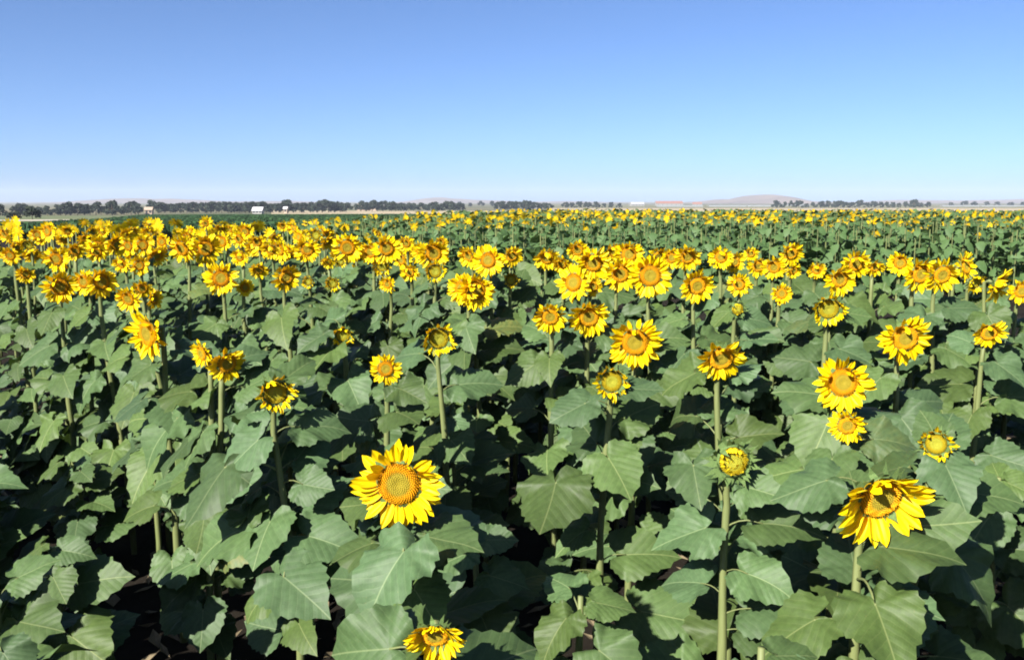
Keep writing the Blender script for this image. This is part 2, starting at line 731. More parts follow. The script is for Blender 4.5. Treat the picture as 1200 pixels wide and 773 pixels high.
def sunflower(head_pos, kind, size, yaw, pitch, label, group=None, seed=0, n_leaf=14, fine=1, base=None, stem_r=.016, leaf_len=(.15, .25),
              hand_leaves=(), dry=0, t_range=(.2, .93)):
    """one plant. fine 2: petals one by one; fine >= 1: petioles as sub-parts. head_pos in the world; size = head radius"""
    r = random.Random(seed)
    d = head_pos.y
    if base is None:
        base = Vector((head_pos.x + r.uniform(-.06, .06), head_pos.y + r.uniform(.04, .14), 0))
    root = obj('sunflower', None)
    root.empty_display_size = .1
    root.location = base
    tag(root, label, 'sunflower', group)
    loc = head_pos - base
    top = loc
    if kind:
        hm, n = head_matrix(loc, yaw, pitch, r.uniform(-.35, .35), size)
        back = loc - n * size * .30
        neck = back - n * size * .32 + Vector((0, 0, size * (-.10 if pitch > 14 else .12 if pitch > 5 else -.2)))
        q1 = Vector((r.uniform(-.03, .03), r.uniform(-.03, .03), loc.z * .45))
        low = neck + Vector((0, .02, -loc.z * .28))
        pts = curve3(Vector((0, 0, -.05)), q1, low, neck, 9)
        pts += [neck.lerp(back, .5) + Vector((0, 0, size * .08)), back]
    else:
        q1 = Vector((r.uniform(-.04, .04), r.uniform(-.04, .04), loc.z * .4))
        pts = curve3(Vector((0, 0, -.05)), q1, loc * .7, loc, 10)
    L = len(pts)
    rad = [stem_r * (1.25 - .6 * i / (L - 1)) * r.uniform(.9, 1.12) for i in range(L)]
    pts = pts[:2] + [q + Vector((r.uniform(-.006, .006), r.uniform(-.006, .006), 0)) for q in pts[2:-2]] + pts[-2:]
    sm = MB()
    sm.tube(pts, rad, 7)
    leaves = []

    def along(t):
        f = t * (L - 1)
        i = min(int(f), L - 2)
        return pts[i].lerp(pts[i + 1], f - i)
    for hl in hand_leaves:                                   # leaves read off the photograph: (base px, tip px, depth, width turn)
        bx, by, tx, ty, dd, roll = hl
        P = at_depth(bx, by, dd)
        nrm = (Vector((0, 0, .62)) + TO_SUN * .55 + Vector((0, -.25, 0)) + Vector((roll, 0, 0))).normalized()
        v = pix_dir(tx, ty)
        o = Vector((0, 0, CAM_H))
        tt = (P - o).dot(nrm) / v.dot(nrm)
        T = o + v * tt
        mid = T - P
        ln = min(.245, max(.12, mid.length))
        P = P - base
        # the stem point it hangs from
        best = min(pts[1:-2], key=lambda q: (q - (P - Vector((0, 0, .07)))).length)
        leaves.append((best, P, mid.normalized(), nrm, ln, None))
    ph = r.uniform(0, 6.28)
    for k in range(n_leaf):
        t = t_range[0] + (t_range[1] - t_range[0]) * (k + r.uniform(-.2, .2)) / max(1, n_leaf - 1)
        t = min(.93, max(.12, t))
        az = ph + k * 2.4 + r.uniform(-.35, .35)
        a = along(t)
        out = Vector((math.cos(az), math.sin(az), 0))
        big = lerp_tab(t, [(0, .75), (.35, 1), (.65, .97), (.85, .72), (1, .42)])
        ln = leaf_len[0] + (leaf_len[1] - leaf_len[0]) * r.uniform(.35, 1.0)
        ln *= big
        pl = r.uniform(.34, .62) * ln + .02
        el = lerp_tab(t, [(0, .1), (.5, .5), (.8, .75), (1, 1.0)]) + r.uniform(-.2, .2)
        b = a + (out * math.cos(el) + Vector((0, 0, math.sin(el)))) * pl
        nrm = (Vector((0, 0, .62)) + TO_SUN * .92 + Vector((0, -.05, 0)) + out * r.uniform(.0, .28) + Vector((r.gauss(0, .25), r.gauss(0, .25), r.gauss(0, .1)))).normalized()
        leaves.append((a, b, out, nrm, ln, 'dry' if dry and k < dry else None))
    pool = LEAVES if fine >= 1 else LEAVES_FAR
    for a, b, mid, nrm, ln, sp in leaves:
        lm = leaf_matrix(b, mid, nrm, ln)
        if hides_a_head(Matrix.Translation(base) @ lm, ln):
            for _ in range(5):
                az = r.uniform(0, 6.28)
                m2 = Vector((math.cos(az), math.sin(az), 0))
                b2 = a + m2 * (b - a).length * .9 + Vector((0, 0, (b - a).z * .3))
                lm = leaf_matrix(b2, m2, nrm, ln * .85)
                if not hides_a_head(Matrix.Translation(base) @ lm, ln):
                    b = b2
                    break
            else:
                continue
        lf = obj('leaf', r.choice(LEAVES_DRY if sp else pool), root, lm)
        if sp:
            lf['label'] = 'withered tan leaf'
        if fine >= 1:
            pm = petiole_matrix(a, b, .23 * (.5 + ln))
            obj('petiole', r.choice(PETIOLES), lf, lm.inverted() @ pm)
        else:
            sm.tube([a, a.lerp(b, .5) + Vector((0, 0, -.01)), b], [.007, .005, .005], 4)
    obj('stem', sm.build('stem', [M['stem']]), root)
    if kind:
        hd = obj('flower_head', CALYX[kind], root, hm)
        obj('disc', r.choice(DISC[kind]), hd)
        br = obj('bract', r.choice(BRACT[kind]), hd)
        br['kind'] = 'stuff'
        if fine == 2:
            for m, k in petal_frames(kind, seed + 1000):
                obj('petal', (PETALS_Y if kind == 'bud' else PETALS)[k], hd, m)
        else:
            pt = obj('petals', r.choice(MERGED[kind]), hd)
            pt['kind'] = 'stuff'
    return root


# ------------------------------------------------------------------ ground and fields
def polar_patch(name, px0, px1, d0, d1, lift, mat, nd=24, na=24, d0b=None, d1b=None):
    """a field as a sheet that follows the ground; its sides run along two bearings (photo columns)"""
    a0, a1 = math.atan((px0 - 600) / FPX), math.atan((px1 - 600) / FPX)
    vs, fs = [], []
    for j in range(nd + 1):
        for i in range(na + 1):
            s_ = i / na
            a = a0 + (a1 - a0) * s_
            e0 = d0 + ((d0b or d0) - d0) * s_
            e1 = d1 + ((d1b or d1) - d1) * s_
            y = e0 + (e1 - e0) * j / nd
            x = y * math.tan(a)
            vs.append((x, y, ground_z(x, y) + lift))
    for j in range(nd):
        for i in range(na):
            a = j * (na + 1) + i
            fs.append((a, a + 1, a + na + 2, a + na + 1))
    o = obj(name, mesh(name, vs, fs, [mat]))
    tag(o, kind='structure')
    return o


def build_ground():
    vs, fs = [(0, 0, 0)], []
    rr = [2, 5, 10, 20, 30, 45, 60, 80, 100, 130, 160, 180, 220, 270, 330, 390, 450, 550, 700, 900, 1300, 2000, 3500, 6000, 9000, 14000, 20000]
    na = 96
    for R in rr:
        for i in range(na):
            a = 2 * PI * i / na
            x, y = R * math.sin(a), R * math.cos(a)
            vs.append((x, y, ground_z(x, y)))
    for i in range(na):
        fs.append((0, 1 + (i + 1) % na, 1 + i))
        for k in range(len(rr) - 1):
            a, b = 1 + k * na + i, 1 + k * na + (i + 1) % na
            fs.append((a, b, b + na, a + na))
    n = NT('earth')
    oc = n.coord()
    ln = n.n('ShaderNodeVectorMath', operation='LENGTH')
    n.l(oc, ln.inputs[0])
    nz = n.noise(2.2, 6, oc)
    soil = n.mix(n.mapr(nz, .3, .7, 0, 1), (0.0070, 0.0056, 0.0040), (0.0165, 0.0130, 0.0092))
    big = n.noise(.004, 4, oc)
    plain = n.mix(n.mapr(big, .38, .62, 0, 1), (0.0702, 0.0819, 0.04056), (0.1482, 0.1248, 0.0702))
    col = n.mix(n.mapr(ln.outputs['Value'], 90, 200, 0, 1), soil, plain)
    n.bump(nz, .6, .05)
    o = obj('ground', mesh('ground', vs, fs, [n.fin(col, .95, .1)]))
    tag(o, kind='structure')


build_ground()
M['beige'] = mat_simple('dry_stubble', (0.2574, 0.2106, 0.1287), (0.3354, 0.2808, 0.1872), .03, .95, .1)
M['pale'] = mat_simple('bare_track', (0.2964, 0.273, 0.2106), (0.3588, 0.3276, 0.2574), .05, .95, .1)
M['greygreen'] = mat_simple('pasture', (0.078, 0.1014, 0.0429), (0.1209, 0.1326, 0.0624), .02, .95, .1)
M['olive'] = mat_simple('mown_field', (0.1092, 0.1092, 0.0546), (0.156, 0.1443, 0.078), .015, .95, .1)
polar_patch('pasture_field', -260, 640, 185, 430, .02, M['greygreen'])
polar_patch('stubble_strip', -200, 120, 150, 186, .05, M['pale'])
polar_patch('stubble_field', 320, 660, 460, 690, .05, M['beige'])
polar_patch('stubble_field', 640, 1500, 470, 1010, .05, M['beige'])
polar_patch('mown_field', 600, 1500, 1030, 1900, .06, M['olive'])


def row_crop():
    """dark green crop drilled in rows beyond the sunflowers"""
    g = np.random.default_rng(4)
    rows = []
    y = 52.0
    while y < 185:
        x0, x1 = y * (-190 - 600) / FPX * 1.0, y * lerp_tab(y, [(52, 520), (120, 610), (185, 650)]) / FPX - y * 600 / FPX
        step = .55
        n = int((x1 - x0) / step)
        xs = x0 + (np.arange(n) + g.uniform(-.3, .3, n)) * step
        rows.append(np.c_[xs, np.full(n, y) + g.uniform(-.12, .12, n)])
        y += .85 if y < 110 else 1.3
    P = np.concatenate(rows)
    pxs = 600 + FPX * P[:, 0] / P[:, 1]
    P = P[P[:, 1] < np.interp(pxs, [50, 130, 180], [67, 95, 190])]          # its far edge runs aslant
    n = len(P)
    z = np.array([ground_z(a, b) for a, b in P])
    V, F = [], []
    nb = 5
    for k in range(nb):
        az = g.uniform(0, 2 * np.pi, n)
        h = g.uniform(.5, .95, n)
        rch = g.uniform(.25, .5, n)
        w = g.uniform(.05, .12, n)
        cx, sx = np.cos(az), np.sin(az)
        bx, by = P[:, 0] + cx * .05, P[:, 1] + sx * .05
        v = np.empty((n, 5, 3))
        v[:, 0] = np.c_[bx - sx * w, by + cx * w, z]
        v[:, 1] = np.c_[bx + sx * w, by - cx * w, z]
        v[:, 2] = np.c_[bx + cx * rch * .5 + sx * w * 1.5, by + sx * rch * .5 - cx * w * 1.5, z + h]
        v[:, 3] = np.c_[bx + cx * rch * .5 - sx * w * 1.5, by + sx * rch * .5 + cx * w * 1.5, z + h]
        v[:, 4] = np.c_[bx + cx * rch * 1.3, by + sx * rch * 1.3, z + h * .72]
        b = sum(len(q) for q in V)
        V.append(v.reshape(-1, 3))
        i5 = np.arange(n)[:, None] * 5 + b
        F.append(i5 + np.array([[0, 1, 2]]))
        F.append(i5 + np.array([[0, 2, 3]]))
        F.append(i5 + np.array([[3, 2, 4]]))
    m = mat_simple('crop_green', (0.01404, 0.039, 0.01404), (0.02496, 0.05928, 0.01872), .4, .7, .2)
    o = obj('row_crop', mesh('row_crop', np.concatenate(V), np.concatenate(F), [m], False))
    tag(o, 'low dark green crop in rows between the sunflowers and the far pasture', 'crop', kind='stuff')


row_crop()


# ------------------------------------------------------------------ second block of sunflowers, far off
def far_template(kind, seed, tmax=.96):
    """one plant of the far block as arrays: verts, tris, material index"""
    r = random.Random(seed)
    v, f, m = [], [], []

    def tri(pts, faces, mi):
        b = len(v)
        v.extend([tuple(p) for p in pts])
        for q in faces:
            f.append(tuple(i + b for i in q))
            m.append(mi)
    H = 1.5
    nl = 17 if kind == 0 else 9
    for k in range(nl):
        t = .12 + (tmax - .12) * k / (nl - 1)
        az = k * 2.4 + r.uniform(-.3, .3)
        o = Vector((math.cos(az), math.sin(az), 0))
        ln = (.30 if kind == 0 else .42) * lerp_tab(t, [(0, .8), (.5, 1), (1, .55)]) * r.uniform(.8, 1.15)
        p = o * .10 + Vector((0, 0, t * H + .06))
        n = (Vector((0, 0, .6)) + TO_SUN * .5 + o * .4 + Vector((r.gauss(0, .25), r.gauss(0, .25), 0))).normalized()
        d = (o - n * o.dot(n)).normalized()
        x = d.cross(n)
        dr = Vector((0, 0, -1))
        tri([p, p + d * ln * .1 + x * ln * .42 + dr * ln * .05, p + d * ln * .55 + x * ln * .38 + dr * ln * .16, p + d * ln + dr * ln * .34,
             p + d * ln * .55 - x * ln * .38 + dr * ln * .16, p + d * ln * .1 - x * ln * .42 + dr * ln * .05, p + d * ln * .5],
            [(0, 1, 6), (1, 2, 6), (2, 3, 6), (6, 3, 4), (6, 4, 5), (6, 5, 0)], 0)
    w = .016
    tri([(-w, -w, 0), (w, -w, 0), (0, w, 0), (-w * .7, -w * .7, H), (w * .7, -w * .7, H), (0, w * .7, H)],
        [(0, 1, 4), (0, 4, 3), (1, 2, 5), (1, 5, 4), (2, 0, 3), (2, 3, 5)], 1)
    return np.array(v), np.array(f), np.array(m)


def far_head(seed):
    r = random.Random(seed)
    v, f, m = [], [], []
    n = 14
    R = .125
    yaw, p = r.gauss(-4, 16), r.uniform(5, 40)
    hm, nn = head_matrix(Vector((0, -.05, 1.45)), yaw, p, r.uniform(0, 1), R)
    c = len(v)
    v.append(hm @ Vector((0, 0, .10)))
    for i in range(8):
        a = 2 * PI * i / 8
        v.append(hm @ Vector((.45 * math.cos(a), .45 * math.sin(a), .03)))
    for i in range(8):
        f.append((0, 1 + i, 1 + (i + 1) % 8))
        m.append(3)
    for i in range(n):
        a = 2 * PI * (i + r.uniform(-.25, .25)) / n
        b = len(v)
        da = .2
        up = .22 * max(0, math.sin(a)) + r.uniform(-.05, .12)
        for q, rr, zz in ((a - da, .42, 0), (a + da, .42, 0), (a + da * .9, .75, up * .5), (a - da * .9, .75, up * .5), (a, 1.05, up)):
            v.append(hm @ Vector((rr * math.cos(q), rr * math.sin(q), zz)))
        f += [(b, b + 1, b + 2), (b, b + 2, b + 3), (b + 3, b + 2, b + 4)]
        m += [2, 2, 2]
    return np.array([tuple(p_) for p_ in v]), np.array(f), np.array(m)


def scatter(pts, templates, g, scale_rng, rot=True):
    """many copies of templates as one set of arrays"""
    V, F, Mi = [], [], []
    base = 0
    pick = g.integers(0, len(templates), len(pts))
    for ti, (tv, tf, tm) in enumerate(templates):
        P = pts[pick == ti]
        if not len(P):
            continue
        s = g.uniform(*scale_rng, len(P))[:, None]
        a = g.uniform(0, 2 * np.pi, len(P)) if rot else g.normal(0, .2, len(P))
        c, s_ = np.cos(a)[:, None], np.sin(a)[:, None]
        x, y, z = tv[:, 0][None], tv[:, 1][None], tv[:, 2][None]
        vv = np.stack([(x * c - y * s_) * s + P[:, 0:1], (x * s_ + y * c) * s + P[:, 1:2], z * P[:, 3:4] + P[:, 2:3]], -1)
        n = len(tv)
        ff = tf[None] + (np.arange(len(P)) * n)[:, None, None] + base
        V.append(vv.reshape(-1, 3))
        F.append(ff.reshape(-1, 3))
        Mi.append(np.tile(tm, len(P)))
        base += n * len(P)
    return np.concatenate(V), np.concatenate(F), np.concatenate(Mi)


def far_leaf_mat():
    n = NT('far_leaf')
    nz = n.noise(2.5, 3, n.coord())
    col = n.mix(n.mapr(nz, .3, .7, 0, 1), (0.040, 0.080, 0.024), (0.064, 0.112, 0.036))
    return n.fin(col, .6, .3, .1, (0.1014, 0.1872, 0.0312))


M['far_leaf'] = far_leaf_mat()
M['far_petal'] = mat_simple('far_petal', (.62, .42, .003), (.68, .50, .004), 3, .5, .2, 0, .25)
M['far_disc'] = mat_simple('far_disc', (0.60, 0.32, 0.006), (0.66, 0.38, 0.006), 3, .8, .1)
FAR_MATS = [M['far_leaf'], M['stem'], M['far_petal'], M['far_disc']]
FAR_Y0, FAR_Y1 = 21.0, 78.0


def in_far_block(x, y):
    left = lerp_tab(y, [(21, -5.2), (30, -7.2), (36, -6.6), (60, -2.0), (78, 2.0)])
    return x > left and x < y * .64


def far_block():
    g = np.random.default_rng(9)
    rows, single = [], []
    y = FAR_Y0
    k = 0
    while y < FAR_Y1:
        step = .36 if y < 45 else .5
        x = -9.0
        while x < y * .64:
            px, py = x + g.uniform(-.1, .1), y + g.uniform(-.12, .12)
            if in_far_block(px, py):
                # plants stand a little taller or shorter
                hgt = 1.0 + g.uniform(-.12, .10) + .05 * math.sin(px * .35 + py * .2)
                rows.append((px, py, ground_z(px, py), hgt, k))
            x += step
        y += .75 if y < 45 else 1.0
        k += 1
    A = np.array(rows)
    return A, g


def build_far():
    A, g = far_block()
    tn = [far_template(0, i) for i in range(6)]
    tf = [far_template(1, 20 + i) for i in range(5)]
    heads = [far_head(i) for i in range(12)]
    near = A[A[:, 1] < 40]
    far = A[A[:, 1] >= 40]
    # plants of the first row and a little behind are things of their own, as many as the near plot leaves room for
    n_single = FAR_SINGLE
    front = near[np.argsort(near[:, 4] * 1000 + np.abs(near[:, 0] - 6))]
    cand = [i for i in range(len(front)) if front[i, 0] < front[i, 1] * .56][:n_single]
    single = front[cand]
    rest = np.delete(front, cand, axis=0)
    meshes = []
    for i, (tv, tf_, tm) in enumerate(tn):
        sel = tm == 0
        fo = mesh('foliage', tv, tf_[sel], [M['far_leaf']], False)
        st = mesh('stem', tv, tf_[~sel], [M['stem']], False)
        meshes.append((fo, st))
    hmeshes = [mesh('flower_head', hv, hf, FAR_MATS, False, hm_) for hv, hf, hm_ in heads]
    for i, p in enumerate(single):
        withhead = g.random() < .12
        root = obj('sunflower', None)
        root.location = (p[0], p[1], p[2])
        root.rotation_euler = (0, 0, g.normal(0, .25))
        s = g.uniform(.9, 1.12)
        root.scale = (s, s, p[3])
        tag(root, 'leafy plant with a small yellow head in the front row of the distant block' if withhead else 'leafy plant showing no open head in the front row of the distant block',
            'sunflower', 'flowering plants along the front of the distant block' if withhead else 'headless plants along the front of the distant block')
        fo, st = meshes[int(g.integers(0, len(meshes)))]
        o = obj('foliage', fo, root)
        o['kind'] = 'stuff'
        obj('stem', st, root)
        if withhead:
            obj('flower_head', hmeshes[int(g.integers(0, len(hmeshes)))], root, Matrix.Translation((0, 0, g.uniform(-.25, 0))))
    v1, f1, m1 = scatter(rest, tn, g, (.9, 1.12))
    v2, f2, m2 = scatter(far, tf, g, (.95, 1.2))
    patch = lambda q: .62 + .55 * np.sin(q[:, 0] * .42 + 1.3 * np.sin(q[:, 1] * .31)) * np.sin(q[:, 1] * .5 + q[:, 0] * .13)
    b = g.random(len(rest)) < np.clip((rest[:, 1] - 23) / 18, .05, .55) * patch(rest)
    v3, f3, m3 = scatter(rest[b], heads, g, (.7, 1.05), False)
    b = g.random(len(far)) < np.where(far[:, 0] < 16, .72, .52) * patch(far)
    v4, f4, m4 = scatter(far[b], heads, g, (.62, .98), False)
    V, F, Mi, base = [], [], [], 0
    for v, f, m in ((v1, f1, m1), (v2, f2, m2), (v3, f3, m3), (v4, f4, m4)):
        V.append(v)
        F.append(f + base)
        Mi.append(m)
        base += len(v)
    o = obj('distant_sunflowers', mesh('distant_sunflowers', np.concatenate(V), np.concatenate(F), FAR_MATS, False, np.concatenate(Mi)))
    tag(o, 'distant block of sunflowers with a yellow band of heads over a green side', 'sunflowers', kind='stuff')


# ------------------------------------------------------------------ the near plot: heads read off the photograph
DROP = [(250, .30), (262, .32), (290, .37), (322, .44), (360, .56), (400, .64), (450, .69), (567, .79), (640, .80), (800, .86)]

# x, y, outer width in px, kind, yaw, bow, label
HEADS = [
    (467, 567, 114, 'open', 0, 14, 'largest open sunflower, its round face turned straight out, low among big leaves'),
    (1032, 583, 112, 'nod', 12, 34, 'big bowed sunflower hanging its petals over a shaded disc, green bracts showing on top'),
    (510, 744, 70, 'nod', 2, 48, 'sunflower cut by the bottom edge, bowed so that long petals hang straight down'),
    (859, 540, 56, 'bud', 0, 8, 'round green bud with a yellow middle and spiky bracts on a tall bare stem'),
    (744, 401, 70, 'open', -8, 16, 'ragged open sunflower with petals swept to one side above a small half open one'),
    (690, 371, 54, 'open', 4, 26, 'open sunflower with red brown shade on its disc, beside a slightly smaller twin'),
    (645, 371, 44, 'open', -4, 26, 'smaller of two sunflowers side by side, on the edge of a dark gap'),
    (845, 420, 64, 'open', 2, 34, 'wide flat open sunflower bowed forward above a dark hollow and a straight stem'),
    (988, 448, 74, 'open', -10, 4, 'bright round sunflower directly above another that touches it'),
    (993, 498, 50, 'open', -6, 26, 'smaller sunflower tucked directly under a bright round one'),
    (1061, 396, 66, 'open', 0, 16, 'round sunflower with a dark red crescent of shade, above a pointed hanging leaf'),
    (1159, 390, 42, 'open', -8, 28, 'small tilted sunflower close to the edge of the picture, disc half shaded'),
    (1097, 520, 40, 'half', -25, 10, 'half open yellow green flower among leaves beyond the big bowed head'),
    (717, 447, 40, 'half', 0, 8, 'half open flower on a thick pale stem below the ragged sunflower'),
    (452, 432, 42, 'open', 4, 6, 'small neat round sunflower with a short even ring of petals, alone above a withered leaf'),
    (514, 397, 38, 'half', 10, 18, 'half open flower with incurved petals on a thick stem between leafy clumps'),
    (402, 393, 26, 'half', 12, 18, 'little half open flower with a few yellow petals low among leaves'),
    (323, 460, 44, 'half', 28, 12, 'half open flower turned aside, petals curled in over the disc, on a leaning stem'),
    (173, 391, 66, 'open', -32, 14, 'large sunflower in half profile beside the dark furrow'),
    (236, 414, 38, 'open', -38, 20, 'sunflower seen partly behind its neighbour that faces the other way'),
    (266, 426, 50, 'open', 42, 20, 'sunflower in half profile facing away from the large one beside the dark furrow'),
    (70, 336, 44, 'open', 26, 6, 'tall oval sunflower in half profile above the dark corner of the furrow'),
    (98, 330, 34, 'open', -20, 20, 'sunflower tucked behind one with swept petals'),
    (119, 330, 40, 'open', 30, 10, 'sunflower with petals swept downward overlapping a neighbour'),
    (66, 303, 36, 'open', 0, 22, 'sunflower with shaded disc just over a tall oval one'),
    (150, 350, 36, 'open', -15, 24, 'sunflower hidden in part just over the large one by the furrow'),
    (167, 338, 26, 'open', 10, 20, 'small sunflower looking over a lower pair'),
    (181, 350, 28, 'open', 72, 0, 'sunflower seen edge on as a thin yellow sliver'),
    (259, 326, 44, 'open', -6, 6, 'large bright round sunflower under a dense yellow cluster'),
    (287, 337, 24, 'open', 45, 10, 'small sunflower turned aside next to a large bright one'),
    (335, 325, 36, 'open', 30, 8, 'narrow oval sunflower with an orange face'),
    (361, 330, 15, 'half', 0, 5, 'tiny half open flower between an oval sunflower and a small green bud'),
    (390, 332, 18, 'half', 0, 5, 'tiny round half open flower with a green middle'),
    (281, 301, 24, 'open', 0, 15, 'small orange sunflower over the gap between two bright ones'),
    (213, 291, 38, 'open', -10, 8, 'bright sunflower at the end of a dense yellow cluster'),
    (241, 291, 40, 'open', 10, 4, 'bright sunflower in the middle of a dense yellow cluster'),
    (303, 316, 26, 'open', 0, 50, 'sunflower bowed low behind an oval one'),
    (317, 293, 26, 'open', -10, 40, 'ring like sunflower with a pale curved row of lower petals'),
    (360, 292, 34, 'open', 20, 10, 'bright sunflower leaning aside over tiny half open ones'),
    (384, 307, 20, 'open', 0, 40, 'small orange sunflower low under a leaning bright one'),
    (407, 290, 40, 'open', 0, 8, 'round orange centred sunflower at the corner where the yellow mass ends'),
    (434, 295, 32, 'open', -12, 20, 'first of two sunflowers that overlap over a very dark head'),
    (453, 291, 38, 'open', 8, 10, 'second of two sunflowers that overlap over a very dark head'),
    (448, 312, 22, 'half', -12, 30, 'half open flower with a nearly black shaded centre'),
    (480, 319, 26, 'open', 0, 38, 'sunflower with a dark shaded top half, standing alone among leaves'),
    (454, 333, 24, 'open', -10, 35, 'sunflower hanging right under the blackest centred one'),
    (510, 318, 24, 'half', -8, 25, 'half open dark centred flower beside wide spread petals'),
    (508, 297, 42, 'open', 24, 15, 'sunflower with petals spread wide over a dark centred flower'),
    (494, 295, 30, 'open', -20, 20, 'sunflower overlapped by one with wide spread petals'),
    (558, 340, 50, 'open', 6, 8, 'large sunflower overlapping another, standing clear above leaves'),
    (541, 338, 42, 'open', -30, 10, 'sunflower half hidden behind a larger one that stands clear'),
    (517, 284, 18, 'open', 0, 15, 'small round sunflower rising over the wide spread one'),
    (476, 285, 22, 'open', 0, 30, 'small sunflower peeping over leaves near the dark headed ones'),
    (572, 305, 42, 'open', 0, 4, 'bright sunflower with a pointed lower fan of petals'),
    (549, 300, 32, 'open', -16, 25, 'sunflower beside one with a pointed fan of petals'),
    (599, 328, 18, 'half', 0, 5, 'small greenish half open flower under the yellow row'),
    (600, 300, 28, 'open', 0, 20, 'sunflower in the yellow row above a small greenish one'),
    (641, 302, 34, 'open', -5, 25, 'sunflower with a pale lower lip at the back of the plot'),
    (672, 331, 48, 'open', -12, 6, 'large sunflower with a dark left rim of shade in a tight cluster of five'),
    (695, 308, 46, 'open', 0, 14, 'large sunflower at the top of a tight cluster of five'),
    (695, 336, 26, 'open', 10, 10, 'small sunflower at the foot of a tight cluster of five'),
    (727, 321, 44, 'open', -4, 8, 'golden sunflower next to the biggest of its cluster'),
    (762, 323, 56, 'open', 0, 6, 'biggest sunflower of the back row with a broad orange disc'),
    (737, 298, 40, 'open', 6, 8, 'sunflower standing over a golden one and the biggest of the row'),
    (787, 302, 28, 'open', 12, 14, 'sunflower peeping from behind the biggest of the row'),
    (772, 300, 30, 'open', 0, 20, 'sunflower right over the biggest of the row, mostly hidden'),
    (719, 295, 28, 'open', -14, 14, 'pale yellow sunflower at the top edge of the cluster'),
    (677, 293, 30, 'open', 10, 35, 'dark centred sunflower at the top edge of the cluster'),
    (658, 309, 28, 'open', -10, 35, 'dark orange sunflower leaning in beside the tight cluster of five'),
    (817, 335, 46, 'open', 0, 24, 'sunflower with two dark shadows across its disc like eyes'),
    (806, 301, 36, 'open', -5, 20, 'sunflower at the back just over the one with two dark shadows'),
    (866, 333, 32, 'open', 0, 24, 'small sunflower under a pair, with dark shade on its upper disc'),
    (845, 301, 32, 'open', -8, 6, 'first of a bright pair at the back above a small shaded one'),
    (861, 307, 28, 'open', 14, 8, 'second of a bright pair at the back above a small shaded one'),
    (916, 344, 28, 'open', 0, 4, 'small round sunflower with an orange disc standing by itself'),
    (927, 297, 32, 'open', 16, 10, 'sunflower standing tallest at the back over a crowded row'),
    (889, 312, 30, 'open', -5, 26, 'sunflower in a crowded row with a flat shaded disc'),
    (907, 313, 32, 'open', 6, 26, 'sunflower in a crowded row next to one with a flat disc'),
    (930, 317, 22, 'open', 10, 40, 'small bowed sunflower at the end of a crowded row'),
    (984, 327, 44, 'open', 0, 16, 'round sunflower with a dark bar of shade over its disc'),
    (971, 362, 38, 'half', -10, 24, 'half open sunflower with curled petals and dark hollows'),
    (864, 362, 22, 'bud', 0, 5, 'greenish yellow bud below the small shaded sunflower'),
    (957, 316, 24, 'open', -16, 15, 'small sunflower to the side of one with a dark bar of shade'),
    (1003, 309, 40, 'open', 10, 10, 'sunflower directly behind one with a dark bar of shade'),
    (1026, 313, 26, 'open', 10, 24, 'small sunflower filling the space after a bright pair'),
    (1055, 308, 32, 'open', -14, 15, 'sunflower at the start of a broad bright trio'),
    (1079, 321, 48, 'open', 0, 20, 'broad sunflower with a wide bright lower fan in a trio'),
    (1104, 322, 46, 'open', 12, 12, 'broad sunflower overlapping another in a trio'),
    (1131, 312, 40, 'open', 22, 2, 'spiky sunflower in half profile at the end of a trio'),
    (1143, 331, 24, 'half', 10, 20, 'half open flower under a spiky one in half profile'),
    (1170, 333, 48, 'open', 26, 24, 'two toned sunflower with a dark hollow under a folded petal'),
    (1197, 341, 34, 'open', 0, 15, 'sunflower cut by the edge of the picture at the end of the back row'),
    (880, 297, 20, 'open', 0, 30, 'small dark orange sunflower behind a crowded row'),
    (12, 299, 26, 'open', 0, 20, 'sunflower at the edge of the yellow mass over the dark corner'),
    (30, 321, 24, 'open', 10, 25, 'orange sunflower with a small yellow bud under it'),
    (142, 309, 24, 'open', 10, 10, 'small red centred sunflower beside a curved leaf'),
    (163, 311, 26, 'open', 20, 20, 'sunflower beside a small red centred one'),
    (150, 288, 26, 'open', -15, 22, 'sunflower with a flat dark top close to a bright pointed one'),
    (167, 287, 28, 'open', 20, 8, 'bright pointed sunflower leaning away from its neighbour'),
    (88, 294, 24, 'open', 0, 20, 'orange sunflower in the thick of the yellow mass'),
    (113, 295, 28, 'open', 12, 24, 'sunflower with a dark disc in the thick of the yellow mass'),
    (331, 265, 14, 'open', 0, 4, 'small ring shaped sunflower rising over the far edge against the dark crop'),
    (241, 262, 16, 'open', 0, 8, 'sunflower that stands up highest over the far edge against the dark crop'),
    (228, 493, 24, None, 0, 0, ''),
]
HAND = {                                                       # index of head -> leaves (base x, y, tip x, y, depth offset, turn)
    0: [(473, 646, 415, 716, -.14, -.10), (520, 640, 470, 560, .10, .1)],
    1: [(1008, 706, 1060, 800, -.12, 0), (1034, 640, 1130, 652, -.02, .1), (985, 556, 950, 618, .02, -.2)],
    3: [(848, 700, 775, 745, -.05, -.1), (906, 636, 850, 668, .02, 0), (812, 545, 820, 590, .1, 0), (880, 590, 925, 600, .1, .1)],
    13: [(714, 538, 742, 580, -.02, .05), (700, 668, 690, 758, -.1, 0), (651, 566, 636, 634, -.05, -.1), (752, 716, 830, 730, 0, .1)],
    17: [(333, 676, 432, 758, -.2, .15), (290, 606, 300, 570, 0, 0), (263, 548, 205, 616, 0, -.2), (300, 540, 345, 580, -.02, .15), (286, 620, 206, 636, 0, -.05), (362, 628, 420, 640, -.05, .1)],
    18: [(208, 490, 143, 540, -.1, -.2), (165, 470, 130, 490, 0, -.2)],
}

